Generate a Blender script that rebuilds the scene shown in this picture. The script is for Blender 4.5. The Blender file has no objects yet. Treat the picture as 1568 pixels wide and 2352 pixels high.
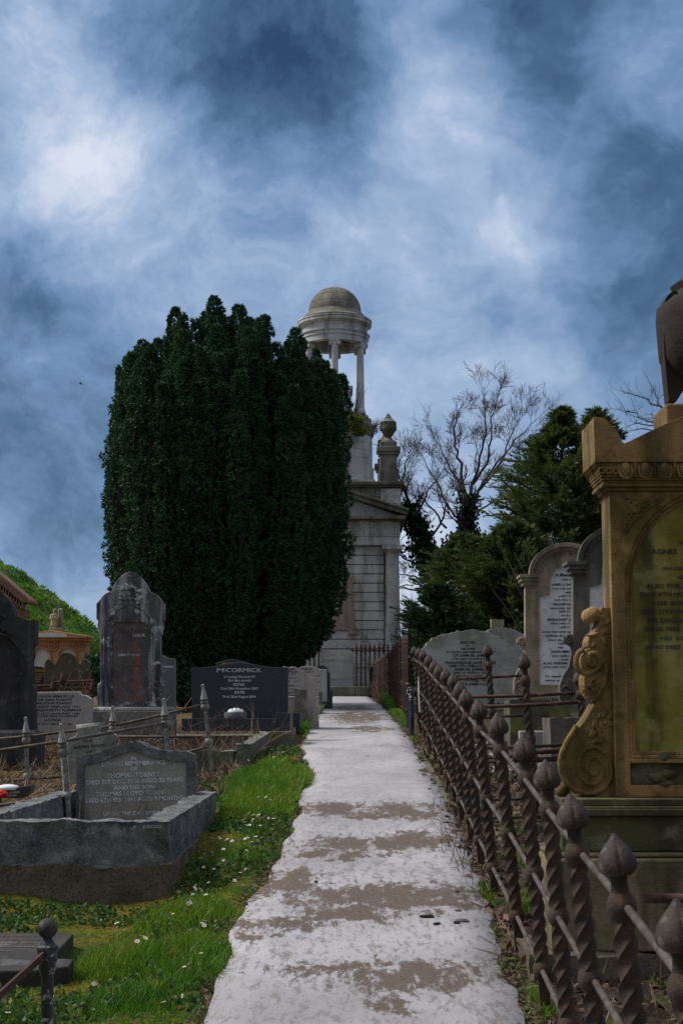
import bpy, math, random
import numpy as np
from mathutils import Vector, noise, geometry

random.seed(11)
rng = np.random.default_rng(11)
sc = bpy.context.scene
COL = sc.collection

# ---------------------------------------------------------------- camera, world, sun, exposure
EYE, FPX, CX, CY, PITCH = 1.53, 3500.0, 784.0, 1176.0, math.atan(464 / 3500)
cam = bpy.data.cameras.new("camera")
cam.sensor_fit = 'VERTICAL'
cam.sensor_height = 36.0
cam.lens = 36.0 * FPX / 2352
cam.clip_start = 0.05
cam.clip_end = 3000
co = bpy.data.objects.new("camera", cam)
COL.objects.link(co)
co.location = (0, 0, EYE)
co.rotation_euler = (math.pi / 2 + PITCH, 0, 0)
sc.camera = co
sc.view_settings.view_transform = 'Standard'
sc.view_settings.look = 'None'
sc.view_settings.exposure = 0.0
sc.view_settings.gamma = 1.0
sc.cycles.use_denoising = False
sc.cycles.max_bounces = 6
sc.cycles.transparent_max_bounces = 4
SP, CP = math.sin(PITCH), math.cos(PITCH)


def P(x, y, Y):
    """point at depth Y seen at photo position (x, y)"""
    u, v = (x - CX) / FPX, (CY - y) / FPX
    k = Y / (CP - v * SP)
    return (u * k, Y, EYE + (SP + v * CP) * k)


def direction(x, y):
    u, v = (x - CX) / FPX, (CY - y) / FPX
    return Vector((u, CP - v * SP, SP + v * CP)).normalized()


SUN_EL, SUN_AZ = math.radians(50), math.radians(-78)     # azimuth from +Y towards +X
sd = bpy.data.lights.new("sun", 'SUN')
sd.energy = 3.4
sd.angle = math.radians(14)
sd.color = (1.0, 0.95, 0.88)
so = bpy.data.objects.new("sun", sd)
COL.objects.link(so)
svec = Vector((math.sin(SUN_AZ) * math.cos(SUN_EL), math.cos(SUN_AZ) * math.cos(SUN_EL), math.sin(SUN_EL)))
so.rotation_euler = svec.to_track_quat('Z', 'Y').to_euler()


class NT:
    """small helper round a node tree"""
    def __init__(s, t):
        s.t, s.n, s.l = t, t.nodes, t.links
        s.n.clear()

    def node(s, kind, **kw):
        n = s.n.new(kind)
        for k, v in kw.items():
            setattr(n, k, v)
        return n

    def put(s, sock, v):
        if hasattr(v, 'is_linked') or hasattr(v, 'links'):
            s.l.new(v, sock)
        elif isinstance(v, (tuple, list)) and len(v) == 3 and sock.type == 'RGBA':
            sock.default_value = (*v, 1)
        else:
            sock.default_value = v

    def mix(s, f, a, b, mode='MIX'):
        n = s.node('ShaderNodeMix', data_type='RGBA', blend_type=mode)
        s.put(n.inputs[0], f); s.put(n.inputs[6], a); s.put(n.inputs[7], b)
        return n.outputs[2]

    def math(s, op, a, b=0.0, clamp=False):
        n = s.node('ShaderNodeMath', operation=op, use_clamp=clamp)
        s.put(n.inputs[0], a); s.put(n.inputs[1], b)
        return n.outputs[0]

    def vmath(s, op, a, b=(0, 0, 0)):
        n = s.node('ShaderNodeVectorMath', operation=op)
        s.put(n.inputs[0], a); s.put(n.inputs[1], b)
        return n

    def noise(s, vec, scale, detail=6, rough=0.55, dist=0.0):
        n = s.node('ShaderNodeTexNoise')
        s.l.new(vec, n.inputs['Vector'])
        n.inputs['Scale'].default_value = scale
        n.inputs['Detail'].default_value = detail
        n.inputs['Roughness'].default_value = rough
        n.inputs['Distortion'].default_value = dist
        return n

    def step(s, v, lo, hi, a=0.0, b=1.0):
        n = s.node('ShaderNodeMapRange', interpolation_type='SMOOTHSTEP')
        s.put(n.inputs[0], v)
        for i, x in enumerate((lo, hi, a, b)):
            n.inputs[i + 1].default_value = x
        return n.outputs[0]

    def mapping(s, vec, scale, loc=(0, 0, 0)):
        n = s.node('ShaderNodeMapping')
        s.l.new(vec, n.inputs[0])
        n.inputs['Scale'].default_value = scale
        n.inputs['Location'].default_value = loc
        return n.outputs[0]


world = bpy.data.worlds.new("World")
sc.world = world
world.use_nodes = True
w = NT(world.node_tree)
sky = w.node('ShaderNodeTexSky', sky_type='NISHITA')
sky.sun_disc = False
sky.sun_elevation = SUN_EL
sky.sun_rotation = SUN_AZ
tc = w.node('ShaderNodeTexCoord').outputs['Generated']
warp = w.noise(tc, 5.0, 6, 0.55)
off = w.vmath('MULTIPLY', w.vmath('SUBTRACT', warp.outputs['Color'], (0.5, 0.5, 0.5)).outputs[0], (0.16, 0.16, 0.10)).outputs[0]
dirv = w.vmath('ADD', tc, off).outputs[0]
n1 = w.noise(w.mapping(dirv, (1, 1, 1.1)), 6.0, 10, 0.56)
n2 = w.noise(w.mapping(dirv, (1, 1, 1.25), (3, 1, 2)), 17.0, 8, 0.6)
acc = w.math('ADD', w.math('MULTIPLY', w.math('SUBTRACT', n1.outputs[0], 0.5), 1.0),
             w.math('MULTIPLY', w.math('SUBTRACT', n2.outputs[0], 0.5), 0.50))
n3 = w.noise(w.mapping(dirv, (1, 1, 1.2), (5, 2, 7)), 48.0, 6, 0.62)
acc = w.math('ADD', acc, w.math('MULTIPLY', w.math('SUBTRACT', n3.outputs[0], 0.5), 0.30))
acc = w.math('ADD', acc, 0.45)
# bright and dark masses of the cloud cover, by direction in the sky: (x, y, radius px, amount)
BLOBS = [(60, 430, 330, .30), (230, 290, 260, .20), (40, 60, 220, .22), (1090, 190, 260, .36), (1470, 150, 210, .28), (1200, 500, 240, .42),
         (820, 560, 480, .16), (480, 620, 380, .16), (1000, 980, 520, .28), (560, 320, 260, .10), (1020, 1330, 330, .38), (850, 880, 220, .16), (250, 1440, 240, .18),
         (420, 80, 380, -.30), (760, 100, 360, -.30), (1380, 20, 300, -.46), (60, 620, 230, -.40), (1540, 420, 420, -.12), (0, 1000, 460, -.14),
         (1480, 820, 420, -.10), (620, 480, 110, -.16), (1100, 650, 170, -.12), (350, 420, 160, -.12), (60, 1230, 250, -.10)]
for bx, by, br, am in BLOBS:
    d = w.vmath('DISTANCE', dirv, tuple(direction(bx, by)))
    acc = w.math('ADD', acc, w.step(d.outputs['Value'], 0.0, br / FPX, am, 0.0))
sep = w.node('ShaderNodeSeparateXYZ')
w.l.new(tc, sep.inputs[0])
over = w.step(sep.outputs[2], 0.50, 0.85)                 # unseen sky overhead set brighter, to light the ground
behind = w.step(sep.outputs[1], 0.35, -0.5)
m = w.math('ADD', acc, 0.0, True)
ramp = w.node('ShaderNodeValToRGB')
w.l.new(m, ramp.inputs[0])
cr = ramp.color_ramp
cr.elements[0].position = 0.0
cr.elements[0].color = (0.14, 0.48, 1.25, 1)
cr.elements[1].position = 1.0
cr.elements[1].color = (7.6, 8.1, 9.3, 1)
for p_, c_ in ((0.22, (0.62, 1.42, 2.65)), (0.45, (1.75, 2.95, 5.0)), (0.72, (3.9, 5.1, 7.2))):
    e = cr.elements.new(p_)
    e.color = (*c_, 1)
body = w.mix(0.10, ramp.outputs[0], sky.outputs[0])
body = w.mix(w.math('MULTIPLY', behind, 0.85), body, (2.2, 2.35, 2.7))
body = w.mix(over, body, (6.6, 6.9, 7.5))
bg = w.node('ShaderNodeBackground')
w.l.new(body, bg.inputs[0])
bg.inputs[1].default_value = 0.10
wo = w.node('ShaderNodeOutputWorld')
w.l.new(bg.outputs[0], wo.inputs[0])


# ---------------------------------------------------------------- materials
def mat(name, base, var=None, vs=3.0, lichen=None, la=0.55, ls=5.0, streak=None, sa=0.5, ssc=(9, 9, 0.7), speck=None, sk=0.5, sks=260.0,
        rough=0.85, bump=0.35, bs=45.0, metal=0.0, moss=None, ma=0.6, ms=3.0, seed=0.0, spec=0.4):
    m_ = bpy.data.materials.new(name)
    m_.use_nodes = True
    t = NT(m_.node_tree)
    out = t.node('ShaderNodeOutputMaterial')
    b = t.node('ShaderNodeBsdfPrincipled')
    t.l.new(b.outputs[0], out.inputs[0])
    v = t.node('ShaderNodeTexCoord').outputs['Object']
    v = t.mapping(v, (1, 1, 1), (seed, seed * 0.7, seed * 0.3))
    var = var or tuple(c * 0.6 for c in base)
    nz = t.noise(v, vs, 8, 0.6)
    c = t.mix(t.step(nz.outputs[0], 0.36, 0.64), base, var)
    if speck:
        nk = t.noise(v, sks, 2, 0.6)
        c = t.mix(t.math('MULTIPLY', t.step(nk.outputs[0], 0.5, 0.62), sk), c, speck)
    if streak:
        ns = t.noise(t.mapping(v, ssc, (2, 5, 1)), 1.0, 6, 0.6)
        c = t.mix(t.math('MULTIPLY', t.step(ns.outputs[0], 0.46, 0.68), sa), c, streak)
    if moss:
        nm = t.noise(t.mapping(v, (1, 1, 1), (7, 3, 4)), ms, 8, 0.65)
        c = t.mix(t.math('MULTIPLY', t.step(nm.outputs[0], 0.47, 0.62), ma), c, moss)
    if lichen:
        nl = t.noise(t.mapping(v, (1, 1, 1), (1, 8, 3)), ls, 10, 0.72)
        c = t.mix(t.math('MULTIPLY', t.step(nl.outputs[0], 0.52, 0.64), la), c, lichen)
    t.l.new(c, b.inputs['Base Color'])
    b.inputs['Roughness'].default_value = rough
    b.inputs['Metallic'].default_value = metal
    b.inputs['Specular IOR Level'].default_value = spec
    if bump:
        nb = t.noise(v, bs, 8, 0.7)
        bn = t.node('ShaderNodeBump')
        bn.inputs['Strength'].default_value = bump
        bn.inputs['Distance'].default_value = 0.02
        t.l.new(nb.outputs[0], bn.inputs['Height'])
        t.l.new(bn.outputs[0], b.inputs['Normal'])
    return m_


M = {}
M['tower'] = mat('tower granite', (.62, .63, .64), (.45, .455, .465), 1.6, streak=(.10, .096, .09), sa=.65, ssc=(4, 4, .5), speck=(.60, .58, .55), sk=.35, sks=90, bump=.3, lichen=(.21, .20, .10), la=.35, ls=1.2)
M['tower_old'] = mat('tower weathered stone', (.235, .228, .195), (.13, .126, .105), 2.0, streak=(.07, .065, .055), sa=.55, ssc=(4, 4, .5), moss=(.075, .08, .025), ma=.7, ms=2.2, bump=.4)
M['tablet'] = mat('brown tablet stone', (.36, .29, .25), (.27, .22, .195), 3, streak=(.10, .085, .075), sa=.4, bump=.25)
M['board'] = mat('weathered plywood', (.52, .52, .52), (.36, .37, .38), 1.5, streak=(.16, .155, .15), sa=.6, ssc=(1.2, 4, 9), bump=.2)
M['sand'] = mat('red sandstone', (.45, .262, .098), (.25, .15, .048), 3.2, streak=(.055, .042, .011), sa=.85, ssc=(6, 6, .7), moss=(.085, .068, .012), ma=.8, ms=2.8, lichen=(.05, .04, .022), la=.5, ls=16, speck=(.30, .19, .11), sk=.35, sks=140, bump=.6, bs=110)
M['sand_dark'] = mat('stained sandstone plinth', (.125, .095, .05), (.065, .058, .026), 2.5, moss=(.095, .098, .032), ma=.65, ms=4, lichen=(.30, .28, .19), la=.5, ls=4, streak=(.02, .018, .012), sa=.8, ssc=(4, 4, .8), bump=.5)
M['sand_mid'] = mat('weathered sandstone base', (.33, .26, .155), (.17, .135, .07), 3, moss=(.09, .09, .03), ma=.6, ms=5, streak=(.04, .034, .02), sa=.8, ssc=(7, 7, .9), bump=.6)
M['urn_dark'] = mat('sooty sandstone', (.045, .027, .02), (.02, .014, .011), 4, moss=(.09, .08, .03), ma=.4, bump=.5)
M['marble_green'] = mat('algae covered marble', (.28, .24, .04), (.14, .122, .016), 3.2, streak=(.04, .038, .008), sa=.9, ssc=(9, 9, .8), moss=(.36, .33, .13), ma=.55, ms=5, bump=.2)
M['marble'] = mat('white marble panel', (.80, .81, .83), (.62, .63, .63), 4, streak=(.40, .40, .38), sa=.45, ssc=(10, 10, 2), lichen=(.25, .25, .22), la=.5, ls=16, bump=.1)
M['stone_tan'] = mat('tan headstone', (.42, .34, .24), (.29, .225, .16), 3, streak=(.06, .055, .05), sa=.7, ssc=(6, 6, .7), moss=(.17, .17, .06), ma=.5, ms=3, lichen=(.05, .045, .04), la=.5, ls=24, bump=.45)
M['stone_tan_dark'] = mat('stained headstone', (.19, .165, .14), (.085, .078, .072), 2, streak=(.035, .034, .034), sa=.8, ssc=(6, 6, .5), lichen=(.28, .26, .22), la=.35, ls=12, bump=.45)
M['mossy'] = mat('mossy block', (.13, .125, .08), (.07, .066, .05), 4, moss=(.19, .21, .045), ma=.85, ms=3.5, streak=(.03, .028, .022), sa=.6, bump=.6)
M['granite_rough'] = mat('rough grey granite', (.40, .41, .405), (.27, .28, .27), 3, speck=(.48, .49, .48), sk=.5, sks=150, moss=(.16, .165, .09), ma=.5, ms=2.2, lichen=(.52, .54, .52), la=.55, ls=7, bump=.55, bs=26)
M['grey_lichen'] = mat('grey lichened stone', (.30, .30, .285), (.19, .19, .175), 5, moss=(.16, .155, .10), ma=.4, lichen=(.45, .45, .44), la=.5, ls=9, bump=.5)
M['granite_face'] = mat('grey granite face', (.31, .315, .31), (.23, .235, .225), 4, speck=(.50, .50, .49), sk=.45, sks=170, moss=(.20, .20, .13), ma=.4, ms=2.5, bump=.15)
M['rock'] = mat('rock faced granite', (.19, .195, .205), (.07, .075, .083), 6, speck=(.32, .33, .34), sk=.35, sks=90, streak=(.04, .042, .046), sa=.5, ssc=(5, 5, 3), lichen=(.34, .36, .36), la=.5, ls=9, moss=(.10, .105, .06), ma=.4, bump=1.0, bs=26)
M['rock_face'] = mat('dressed granite panel', (.30, .29, .265), (.21, .203, .185), 4, speck=(.44, .44, .42), sk=.5, sks=120, streak=(.12, .12, .12), sa=.5, bump=.25)
M['concrete'] = mat('old concrete base', (.20, .15, .115), (.12, .09, .068), 5, speck=(.05, .045, .04), sk=.6, sks=60, moss=(.10, .09, .04), ma=.5, bump=.7, bs=30)
M['slate_stone'] = mat('dark weathered headstone', (.10, .10, .112), (.042, .042, .05), 3, streak=(.45, .46, .48), sa=.75, ssc=(12, 12, 1.4), lichen=(.66, .67, .69), la=.8, ls=7, bump=.5)
M['slate_panel'] = mat('reddish inscription panel', (.135, .112, .11), (.07, .062, .066), 3, streak=(.36, .08, .04), sa=.9, ssc=(9, 9, .35), lichen=(.24, .23, .23), la=.35, ls=14, bump=.35)
M['slate_black'] = mat('blackened headstone', (.04, .04, .042), (.022, .022, .024), 3, streak=(.085, .088, .095), sa=.5, ssc=(9, 9, .6), bump=.5, lichen=(.14, .14, .13), la=.35, ls=6)
M['plinth_grey'] = mat('lichened plinth', (.19, .19, .185), (.095, .096, .096), 4, lichen=(.52, .53, .52), la=.75, ls=5, bump=.6)
M['black'] = mat('polished black granite', (.022, .027, .034), (.016, .02, .026), 6, speck=(.075, .085, .10), sk=.5, sks=220, rough=.32, bump=.03, spec=.5)
M['grey_pol'] = mat('polished grey granite', (.115, .13, .14), (.08, .092, .10), 6, speck=(.22, .24, .25), sk=.6, sks=200, rough=.5, bump=.05)
M['pink'] = mat('pale pink granite', (.44, .39, .37), (.33, .29, .275), 8, speck=(.16, .145, .14), sk=.7, sks=110, bump=.5, bs=60)
M['pale'] = mat('pale speckled granite', (.50, .47, .45), (.40, .375, .36), 9, speck=(.20, .19, .19), sk=.7, sks=120, bump=.12)
M['kerb'] = mat('weathered kerb stone', (.17, .165, .14), (.095, .092, .075), 5, moss=(.12, .12, .045), ma=.6, lichen=(.36, .36, .33), la=.5, ls=10, bump=.8, bs=28)
M['orange'] = mat('orange painted render', (.66, .37, .21), (.55, .30, .165), 2, streak=(.36, .19, .11), sa=.3, bump=.2)
M['brownstone'] = mat('brown sandstone gable', (.30, .165, .10), (.19, .105, .066), 3, streak=(.09, .06, .045), sa=.6, bump=.5)
M['white'] = mat('white stone', (.80, .82, .84), (.70, .72, .75), 4, bump=.05)
M['lime'] = mat('mossy limestone', (.34, .33, .23), (.22, .215, .13), 5, moss=(.19, .20, .07), ma=.5, bump=.5)
M['olive'] = mat('olive mossy headstone', (.115, .105, .06), (.07, .064, .038), 4, lichen=(.33, .34, .26), la=.4, ls=8, bump=.5)
M['rust'] = mat('rusty cast iron', (.050, .027, .013), (.018, .0125, .009), 9, lichen=(.13, .056, .02), la=.5, ls=22, rough=.78, bump=.4, bs=90, spec=.5)
M['rust_red'] = mat('red brown rusted iron', (.075, .029, .020), (.034, .017, .013), 7, lichen=(.24, .12, .07), la=.4, ls=14, streak=(.04, .02, .016), sa=.5, rough=.75, bump=.4, bs=80)
M['iron'] = mat('dark weathered iron', (.027, .025, .020), (.014, .0125, .010), 10, lichen=(.22, .20, .17), la=.4, ls=38, moss=(.06, .027, .016), ma=.6, ms=14, rough=.72, bump=.3, bs=120, spec=.5)
M['bar'] = mat('bare iron rail', (.11, .092, .078), (.05, .034, .024), 12, rough=.6, bump=.3, bs=120)
M['iron_black'] = mat('black painted iron', (.012, .015, .018), (.02, .023, .026), 10, lichen=(.30, .31, .30), la=.25, ls=55, rough=.38, bump=.15)
M['iron_blue'] = mat('blue black painted iron', (.018, .03, .04), (.012, .019, .026), 10, rough=.35, bump=.1)
M['iron_grey'] = mat('flaking grey iron', (.29, .285, .27), (.15, .145, .135), 12, lichen=(.50, .50, .48), la=.6, ls=20, moss=(.10, .075, .05), ma=.5, ms=16, rough=.75, bump=.5, bs=80)
M['iron_flaky'] = mat('iron with flaking white paint', (.028, .03, .034), (.015, .016, .02), 10, lichen=(.42, .43, .44), la=.85, ls=38, rough=.5, bump=.3, bs=90)
M['slab'] = mat('flat dark slate slab', (.045, .04, .038), (.028, .026, .025), 3, lichen=(.20, .20, .20), la=.35, ls=8, moss=(.06, .055, .025), ma=.4, bump=.4)
M['ink_white'] = mat('white lettering', (.78, .80, .82), rough=.7, bump=0)
M['ink_grey'] = mat('worn pale lettering', (.74, .79, .84), (.40, .43, .46), 9, rough=.8, bump=0)
M['ink_gold'] = mat('gold lettering', (.62, .40, .08), rough=.5, bump=0)
M['ink_black'] = mat('lead lettering', (.018, .018, .02), (.03, .03, .034), 9, rough=.7, bump=0)
M['ink_navy'] = mat('dark blue lettering', (.025, .03, .07), (.05, .055, .09), 12, rough=.7, bump=0)
M['ink_faint'] = mat('faded lettering', (.085, .075, .065), (.17, .14, .12), 14, rough=.9, bump=0)
M['ink_plum'] = mat('dark lead lettering', (.035, .028, .05), rough=.7, bump=0)
M['bark'] = mat('grey bark', (.085, .068, .058), (.045, .037, .033), 3, moss=(.09, .09, .035), ma=.5, bump=.6)
M['twig'] = mat('purple brown twigs', (.13, .098, .095), (.08, .06, .062), 3, bump=0)
M['dry'] = mat('dead grass', (.26, .18, .12), (.09, .058, .042), 2, bump=0)
M['bramble'] = mat('dead bramble stems', (.20, .115, .09), (.33, .235, .17), 2, bump=0)
M['litter'] = mat('dead leaves', (.19, .115, .075), (.09, .055, .04), 9, bump=0)
M['slate_chip'] = mat('slate chip', (.11, .125, .15), (.07, .08, .095), 9, bump=.3)
M['pebble'] = mat('pale gravel', (.40, .39, .37), (.20, .19, .18), 40, bump=.3)
M['dung'] = mat('dark clod of earth', (.05, .032, .026), (.03, .02, .016), 30, bump=.8)
M['petal'] = mat('daisy petals', (.85, .83, .85), (.80, .70, .76), 3, bump=0)
M['yolk'] = mat('daisy centre', (.75, .50, .04), bump=0)
M['red'] = mat('red petals', (.62, .02, .02), bump=0)


def leafmat(name, a, b, c=None, vs=2.0, rough=.55, trans=.25, zs=1.0):
    m_ = bpy.data.materials.new(name)
    m_.use_nodes = True
    t = NT(m_.node_tree)
    out = t.node('ShaderNodeOutputMaterial')
    p = t.node('ShaderNodeBsdfPrincipled')
    v = t.node('ShaderNodeTexCoord').outputs['Object']
    n_ = t.noise(t.mapping(v, (1, 1, zs)), vs, 5, .6)
    col = t.mix(t.step(n_.outputs[0], .35, .65), a, b)
    if c:
        n3 = t.noise(t.mapping(v, (1, 1, 1), (4, 2, 9)), vs * 9, 2, .5)
        col = t.mix(t.step(n3.outputs[0], .55, .72), col, c)
    t.l.new(col, p.inputs['Base Color'])
    p.inputs['Roughness'].default_value = rough
    p.inputs['Specular IOR Level'].default_value = .3
    if trans:
        tr = t.node('ShaderNodeBsdfTranslucent')
        t.l.new(col, tr.inputs[0])
        ms_ = t.node('ShaderNodeMixShader')
        ms_.inputs[0].default_value = trans
        t.l.new(p.outputs[0], ms_.inputs[1])
        t.l.new(tr.outputs[0], ms_.inputs[2])
        t.l.new(ms_.outputs[0], out.inputs[0])
    else:
        t.l.new(p.outputs[0], out.inputs[0])
    return m_


M['yew'] = leafmat('yew needles', (.020, .058, .026), (.038, .105, .040), (.075, .15, .05), 3.2, trans=.15, zs=.25)
M['yew_core'] = leafmat('yew light blocking core', (.010, .013, .008), (.007, .010, .006), None, 3, trans=0)  # near-black colour for the light-blocking cores added inside the yew
M['cypress'] = leafmat('cypress sprays', (.045, .085, .028), (.085, .12, .026), (.18, .17, .04), .9, trans=.3)
M['cypress_gold'] = leafmat('golden cypress sprays', (.04, .078, .022), (.075, .105, .024), (.17, .155, .035), .9, trans=.3)
M['ivy'] = leafmat('ivy leaves', (.018, .045, .016), (.035, .07, .02), (.07, .10, .03), 1.6, rough=.4, trans=.15)
M['limegreen'] = leafmat('yellow green creeper', (.16, .19, .025), (.22, .24, .03), None, 4, trans=.3)
M['grass'] = leafmat('meadow grass', (.070, .19, .014), (.15, .26, .018), (.24, .24, .03), .9, rough=.5, trans=.35)
M['clover'] = leafmat('low verge leaves', (.035, .10, .028), (.065, .125, .022), (.14, .13, .02), 2.0, trans=.3)
M['hillgrass'] = leafmat('hill grass', (.085, .24, .02), (.15, .28, .03), (.24, .22, .05), .35, trans=.3)


def ground_material():
    m_ = bpy.data.materials.new('graveyard ground')
    m_.use_nodes = True
    t = NT(m_.node_tree)
    out = t.node('ShaderNodeOutputMaterial')
    b = t.node('ShaderNodeBsdfPrincipled')
    t.l.new(b.outputs[0], out.inputs[0])
    v = t.node('ShaderNodeTexCoord').outputs['Object']
    s = t.node('ShaderNodeSeparateXYZ')
    t.l.new(v, s.inputs[0])
    a = t.noise(v, 1.6, 8, .65)
    fine = t.noise(v, 35, 6, .7)
    green = t.mix(t.step(a.outputs[0], .40, .60), (.055, .095, .014), (.17, .14, .018))
    green = t.mix(t.step(fine.outputs[0], .45, .65), green, (.030, .040, .014))
    earth = t.mix(t.step(fine.outputs[0], .40, .60), (.085, .060, .042), (.032, .024, .018))
    earth = t.mix(t.step(t.noise(v, 2.3, 6, .6).outputs[0], .52, .62), earth, (.07, .085, .018))
    side = t.step(s.outputs[0], .62, .72)
    far = t.step(s.outputs[1], 13.5, 15.0)
    dry = t.step(t.math('ADD', s.outputs[0], t.math('MULTIPLY', fine.outputs[0], .1)), -1.0, -1.15)
    dry = t.math('MULTIPLY', dry, t.step(s.outputs[1], 9.5, 11.0))
    c = t.mix(side, green, earth)
    c = t.mix(t.math('MULTIPLY', dry, .8), c, t.mix(t.step(fine.outputs[0], .4, .6), (.20, .13, .075), (.07, .05, .03)))
    t.l.new(c, b.inputs['Base Color'])
    b.inputs['Roughness'].default_value = .95
    b.inputs['Specular IOR Level'].default_value = .1
    bn = t.node('ShaderNodeBump')
    bn.inputs['Strength'].default_value = .9
    bn.inputs['Distance'].default_value = .03
    t.l.new(fine.outputs[0], bn.inputs['Height'])
    t.l.new(bn.outputs[0], b.inputs['Normal'])
    return m_


PATCH = [(.27, 6.26, .36, .24), (-.10, 6.33, .24, .10), (.22, 5.83, .10, .17), (.47, 6.35, .16, .12), (-.33, 8.25, .24, .40), (.22, 7.85, .50, .33), (-.30, 7.22, .26, .17), (.42, 7.6, .32, .18),
         (.05, 7.4, .2, .2), (.20, 9.45, .46, .26), (.48, 9.6, .26, .32), (-.05, 9.05, .34, .13), (-.05, 11.0, .28, .36), (.44, 10.9, .24, .42), (.2, 10.6, .25, .14),
         (.25, 21.5, .42, 2.2), (.34, 18.3, .25, .7), (.2, 25.0, .4, 1.3), (.1, 5.2, .5, .12), (-.4, 6.9, .12, .1)]


def path_material():
    m_ = bpy.data.materials.new('flaking pale concrete')
    m_.use_nodes = True
    t = NT(m_.node_tree)
    out = t.node('ShaderNodeOutputMaterial')
    b = t.node('ShaderNodeBsdfPrincipled')
    t.l.new(b.outputs[0], out.inputs[0])
    v = t.node('ShaderNodeTexCoord').outputs['Object']
    nw = t.noise(t.mapping(v, (1.9, .9, 1)), 3.0, 9, .68)
    of = t.vmath('MULTIPLY', t.vmath('SUBTRACT', nw.outputs['Color'], (.5, .5, .5)).outputs[0], (.75, .95, 0)).outputs[0]
    q = t.vmath('MULTIPLY', t.vmath('ADD', v, of).outputs[0], (1, 1, 0)).outputs[0]
    acc_ = None
    for x, y, rx, ry in PATCH:
        d_ = t.vmath('LENGTH', t.vmath('MULTIPLY', t.vmath('SUBTRACT', q, (x, y, 0)).outputs[0], (1 / rx, 1 / ry, 0)).outputs[0])
        s_ = t.math('SUBTRACT', 1.0, d_.outputs['Value'])
        acc_ = s_ if acc_ is None else t.math('MAXIMUM', acc_, s_)
    ragged = t.noise(t.mapping(v, (1.7, .5, 1)), 12, 9, .78)
    fl = t.noise(t.mapping(v, (27, 7.5, 1)), 1.0, 9, .80, .5)
    rag = t.math('ADD', t.math('MULTIPLY', t.math('SUBTRACT', ragged.outputs[0], .5), 2.0), t.math('MULTIPLY', t.math('SUBTRACT', fl.outputs[0], .5), 2.6))
    patch = t.step(t.math('ADD', acc_, rag), -.12, .30)
    hole = t.noise(t.mapping(v, (6.5, 2.0, 1)), 1.0, 9, .74, .3)
    patch = t.math('MULTIPLY', patch, t.step(hole.outputs[0], .535, .60, 1.0, .15))
    big = t.noise(v, 1.1, 5, .6)
    white = t.mix(t.step(big.outputs[0], .35, .65), (.42, .405, .425), (.30, .287, .302))
    grit = t.noise(v, 130, 4, .8)
    fleck = t.math('MULTIPLY', t.step(fl.outputs[0], .50, .575), .9)
    fl2 = t.noise(t.mapping(v, (9, 2.8, 1)), 1.0, 9, .78, .4)
    fleck2 = t.math('MULTIPLY', t.step(fl2.outputs[0], .55, .64), .75)
    sy = t.node('ShaderNodeSeparateXYZ')
    t.l.new(v, sy.inputs[0])
    fleck = t.math('MULTIPLY', fleck, t.step(sy.outputs[1], 9.0, 12.5, 1.0, .35))
    white = t.mix(fleck2, white, (.20, .155, .13))
    white = t.mix(fleck, white, (.20, .18, .185))
    white = t.mix(t.math('MULTIPLY', t.step(grit.outputs[0], .54, .66), .55), white, (.16, .14, .14))
    bn_ = t.noise(v, 90, 6, .75)
    brown = t.mix(t.step(bn_.outputs[0], .38, .66), (.062, .044, .033), (.17, .122, .09))
    c = t.mix(patch, white, brown)
    t.l.new(c, b.inputs['Base Color'])
    b.inputs['Roughness'].default_value = .8
    bp = t.node('ShaderNodeBump')
    bp.inputs['Strength'].default_value = .5
    bp.inputs['Distance'].default_value = .006
    hh = t.math('SUBTRACT', t.math('ADD', bn_.outputs[0], t.math('MULTIPLY', fl.outputs[0], .6)), t.math('MULTIPLY', patch, .8))
    t.l.new(hh, bp.inputs['Height'])
    t.l.new(bp.outputs[0], b.inputs['Normal'])
    return m_


# ---------------------------------------------------------------- object helpers
def tag(o, label=None, cat=None, group=None, kind=None):
    for k, v in (('label', label), ('category', cat), ('group', group), ('kind', kind)):
        if v:
            o[k] = v
    return o


def empty(name, loc, label, cat, group=None, rot=(0, 0, 0)):
    o = bpy.data.objects.new(name, None)
    COL.objects.link(o)
    o.location = loc
    o.rotation_euler = rot
    o.empty_display_size = .1
    return tag(o, label, cat, group)


def add_obj(name, me, material=None, parent=None, loc=None, rot=None):
    o = bpy.data.objects.new(name, me)
    COL.objects.link(o)
    if material is not None and not me.materials:
        me.materials.append(material)
    if parent is not None:
        o.parent = parent
    if loc is not None:
        o.location = loc
    if rot is not None:
        o.rotation_euler = rot
    return o


def copy_tree(o, parent=None):
    c = o.copy()
    COL.objects.link(c)
    c.parent = parent
    for ch in list(o.children):
        copy_tree(ch, c)
    return c


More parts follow.
